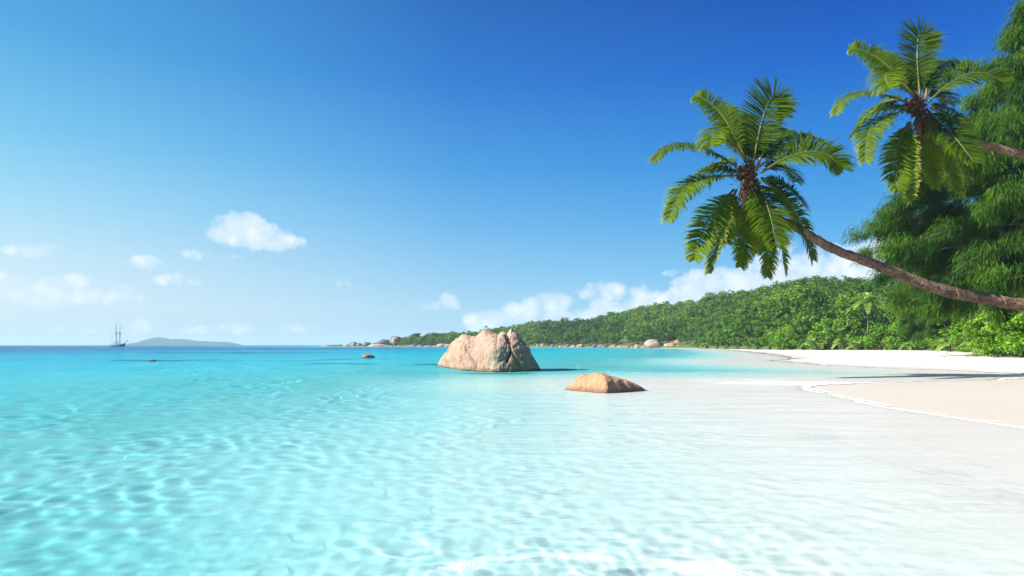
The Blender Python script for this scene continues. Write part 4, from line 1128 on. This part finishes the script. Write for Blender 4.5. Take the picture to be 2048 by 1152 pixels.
mboat = empty('motor_boat', ((565 - 1024) / F * 1500, 1500, 0), 'tiny white motor boat on the horizon between the islet and the headland', 'boat')
mb = MB(); sec([-3.2, -1, 1.5, 3.6], [1.1, 1.3, 1.1, .05], [-.2, -.3, -.2, .5], [1.0, 1.0, 1.2, 1.5], mb); mb.build('hull', M['boat_white'], mboat, False)
mb = MB(); mb.box((-.6, 0, 1.7), (1.1, .9, .7)); cb = mb.build('cabin', M['boat_white'], mboat, False)
mb = MB(); mb.box((-.6, -.92, 1.9), (.8, .03, .25)); mb.build('window', M['glass_dark'], cb, False)

# ------------------------------------------------------------------ haze
bm = bmesh.new(); bmesh.ops.create_cube(bm, size=1.)
hm = bpy.data.meshes.new('haze'); bm.to_mesh(hm); bm.free()
haze = obj('haze', hm, None, loc=(0, 0, 28)); haze.scale = (12400, 12400, 74)
m = NT('haze'); pv = m.n('ShaderNodeVolumePrincipled'); m.set(pv, Color=(.58, .86, 1., 1), Density=1.5e-4, Anisotropy=0.); m.t.links.new(pv.outputs[0], m.out.inputs['Volume'])
hm.materials.append(m.m); tag(haze, 'thin bluish sea haze', 'haze', kind='stuff')

# ------------------------------------------------------------------ sky and sun
SUN_AZ, SUN_EL = -98., 37.          # degrees from straight ahead (left is negative), above the horizon
EXPO = 1.33
w = bpy.data.worlds.new('World'); sc.world = w; w.use_nodes = True
class WT(NT):
    def __init__(s): s.t = w.node_tree
W = WT(); bg = w.node_tree.nodes['Background']
sk = W.n('ShaderNodeTexSky', sky_type='NISHITA'); sk.sun_disc = False; sk.sun_elevation = R(SUN_EL); sk.sun_rotation = R(SUN_AZ); sk.air_density = 1.; sk.dust_density = .3; sk.ozone_density = 3.0
vec = W.n('ShaderNodeTexCoord').outputs['Generated']
sp = W.n('ShaderNodeSeparateXYZ'); W.inp(sp, 0, vec); dx, dy, dz = sp.outputs
hs = W.n('ShaderNodeHueSaturation'); W.set(hs, Hue=.5, Saturation=1.25, Value=1.); W.inp(hs, 'Color', sk.outputs[0])
SKS = .085; K_ = 1 / (SKS * 2 ** EXPO)
def skyramp(st):
    return W.ramp(W.math('MAXIMUM', dz, 0.), [(p, lin(c)) for p, c in st])
left_ = skyramp([(0, (202, 226, 240)), (.05, (214, 236, 246)), (.10, (202, 233, 247)), (.17, (166, 221, 246)), (.25, (124, 201, 240)), (.36, (82, 170, 226)), (.6, (44, 124, 204)), (1, (30, 95, 180))])
right_ = skyramp([(0, (158, 207, 234)), (.05, (146, 205, 238)), (.10, (112, 190, 238)), (.17, (76, 166, 232)), (.25, (40, 138, 222)), (.36, (14, 100, 205)), (.46, (6, 74, 174)), (1, (5, 55, 140))])
hor = W.math('SQRT', W.math('ADD', W.math('MULTIPLY', dx, dx), W.math('MULTIPLY', dy, dy)))
side_ = W.ramp(W.math('MULTIPLY_ADD', W.math('DIVIDE', dx, W.math('MAXIMUM', hor, .02)), .5, .5), [(.2, 0.), (.46, .72), (.72, 1.)])
grad = W.mixc(1., W.mixc(side_, left_, right_), (K_, K_, K_), 'MULTIPLY')
SKYCOL = W.mixc(.97, hs.outputs[0], grad)
# cumulus: soft billows placed by direction
yy = W.math('MAXIMUM', dy, .05)
U = W.math('DIVIDE', dx, yy); Vv = W.math('DIVIDE', dz, yy)
cmb = W.n('ShaderNodeCombineXYZ'); W.inp(cmb, 0, U); W.inp(cmb, 1, Vv)
uv = cmb.outputs[0]
nA = W.noise(uv, 16., 6, .6, .2); nB = W.noise(uv, 60., 5, .6, .3)
puff = W.n('ShaderNodeTexVoronoi', feature='SMOOTH_F1'); W.set(puff, Scale=42., Smoothness=.6); W.inp(puff, 'Vector', uv)
bil = W.math('SUBTRACT', .5, puff.outputs['Distance'])
CL = [  # px, py, rx, ry (photograph pixels), strength
    (480, 458, 56, 31, 1.), (510, 472, 62, 27, 1.), (555, 486, 52, 18, .85), (445, 466, 34, 20, .8), (60, 503, 50, 15, .6), (85, 495, 28, 10, .5), (285, 524, 34, 11, .45), (300, 520, 20, 8, .4), (383, 507, 26, 11, .4), (465, 512, 20, 9, .28),
    (350, 560, 32, 12, .5), (380, 566, 28, 8, .35), (130, 565, 60, 14, .55), (15, 578, 50, 30, .75), (70, 590, 90, 24, .72), (180, 592, 90, 16, .5), (225, 575, 40, 8, .3), (685, 565, 20, 9, .4), (898, 603, 17, 17, .6), (862, 611, 20, 8, .35),
    (288, 656, 26, 14, .35), (480, 657, 44, 9, .42), (600, 656, 34, 8, .38), (160, 662, 60, 10, .25), (400, 660, 50, 7, .22),
    (948, 645, 22, 18, .8), (992, 640, 38, 20, .85), (1024, 628, 26, 22, .85), (1058, 626, 26, 26, .9), (1068, 612, 18, 18, .85), (1110, 604, 46, 22, .6), (1086, 597, 18, 12, .6), (1140, 640, 60, 22, .75), (1200, 622, 24, 26, .9), (1230, 632, 50, 26, .9), (1290, 610, 44, 26, .85),
    (1215, 586, 60, 18, .5), (1270, 582, 34, 14, .45), (1300, 596, 26, 14, .7), (1345, 546, 20, 8, .5), (1385, 585, 40, 40, 1.), (1425, 570, 34, 30, 1.), (1460, 572, 44, 34, 1.), (1510, 565, 50, 36, .95), (1560, 560, 60, 46, .9), (1630, 545, 60, 44, 1.), (1690, 540, 60, 48, .95), (1750, 530, 70, 46, 1.), (1330, 612, 50, 26, .9), (1575, 510, 30, 24, .25), (1830, 540, 90, 60, .9)]
fld = None
for (a, b, rx, ry, s) in CL:
    if a < 420: s *= 1.12
    ex = W.math('MULTIPLY_ADD', U, F / rx / 1.25, (1024 - a) / rx / 1.25); ey = W.math('MULTIPLY_ADD', Vv, F / ry / 1.25, (b - HY) / ry / 1.25)
    q = W.math('MULTIPLY_ADD', ex, ex, W.math('MULTIPLY', ey, ey))
    g = W.math('MULTIPLY', W.math('SUBTRACT', 1., q), s); g = W.math('MAXIMUM', g, -.6)
    fld = g if fld is None else W.n('ShaderNodeMath', operation='SMOOTH_MAX') and W.math('MAXIMUM', fld, g)
dn = W.math('ADD', fld, W.math('MULTIPLY', W.math('SUBTRACT', nA, .5), 1.5)); dn = W.math('ADD', dn, W.math('MULTIPLY', W.math('SUBTRACT', nB, .5), 1.25)); dn = W.math('ADD', dn, W.math('MULTIPLY', bil, .45))
alpha = W.ramp(dn, [(.08, 0.), (.38, .55), (.85, 1.)])
alpha = W.math('MULTIPLY', alpha, W.math('GREATER_THAN', dy, .06)); alpha = W.math('MULTIPLY', alpha, .97)
shade = W.ramp(W.math('ADD', W.math('MULTIPLY', nA, .6), W.math('MULTIPLY', bil, .5)), [(.25, 0.), (.65, 1.)])
CB = 1.06 * K_
ccol = W.mixc(shade, (.70 * CB, .84 * CB, .98 * CB), (1. * CB, 1.03 * CB, 1.06 * CB))
final = W.mixc(alpha, SKYCOL, ccol)
W.inp(bg, 0, final); bg.inputs[1].default_value = SKS

L = bpy.data.lights.new('sun', 'SUN'); L.energy = 5.0; L.angle = R(.5); L.color = (1., .95, .87); L.cycles.is_caustics_light = True
so = bpy.data.objects.new('sun', L); COL.objects.link(so)
sv = Vector((math.sin(R(SUN_AZ)) * math.cos(R(SUN_EL)), math.cos(R(SUN_AZ)) * math.cos(R(SUN_EL)), math.sin(R(SUN_EL))))
so.rotation_euler = (-sv).to_track_quat('-Z', 'Y').to_euler(); so.location = sv * 80

# ------------------------------------------------------------------ camera, render
cam = bpy.data.cameras.new('camera'); cam.lens = 24; cam.sensor_width = 36; cam.shift_y = (HY - 576) / 2048; cam.clip_start = .05; cam.clip_end = 40000
co = bpy.data.objects.new('camera', cam); COL.objects.link(co); co.location = (0, 0, CAMZ); co.rotation_euler = (R(90), 0, 0); sc.camera = co
sc.view_settings.view_transform = 'Standard'; sc.view_settings.look = 'None'; sc.view_settings.exposure = EXPO; sc.view_settings.gamma = 1
sc.cycles.use_denoising = True; sc.cycles.use_adaptive_sampling = True; sc.cycles.adaptive_threshold = .02
sc.cycles.max_bounces = 8; sc.cycles.diffuse_bounces = 3; sc.cycles.glossy_bounces = 3; sc.cycles.transmission_bounces = 6; sc.cycles.transparent_max_bounces = 10; sc.cycles.volume_bounces = 0
sc.cycles.sample_clamp_indirect = 4.
sc.cycles.caustics_reflective = False
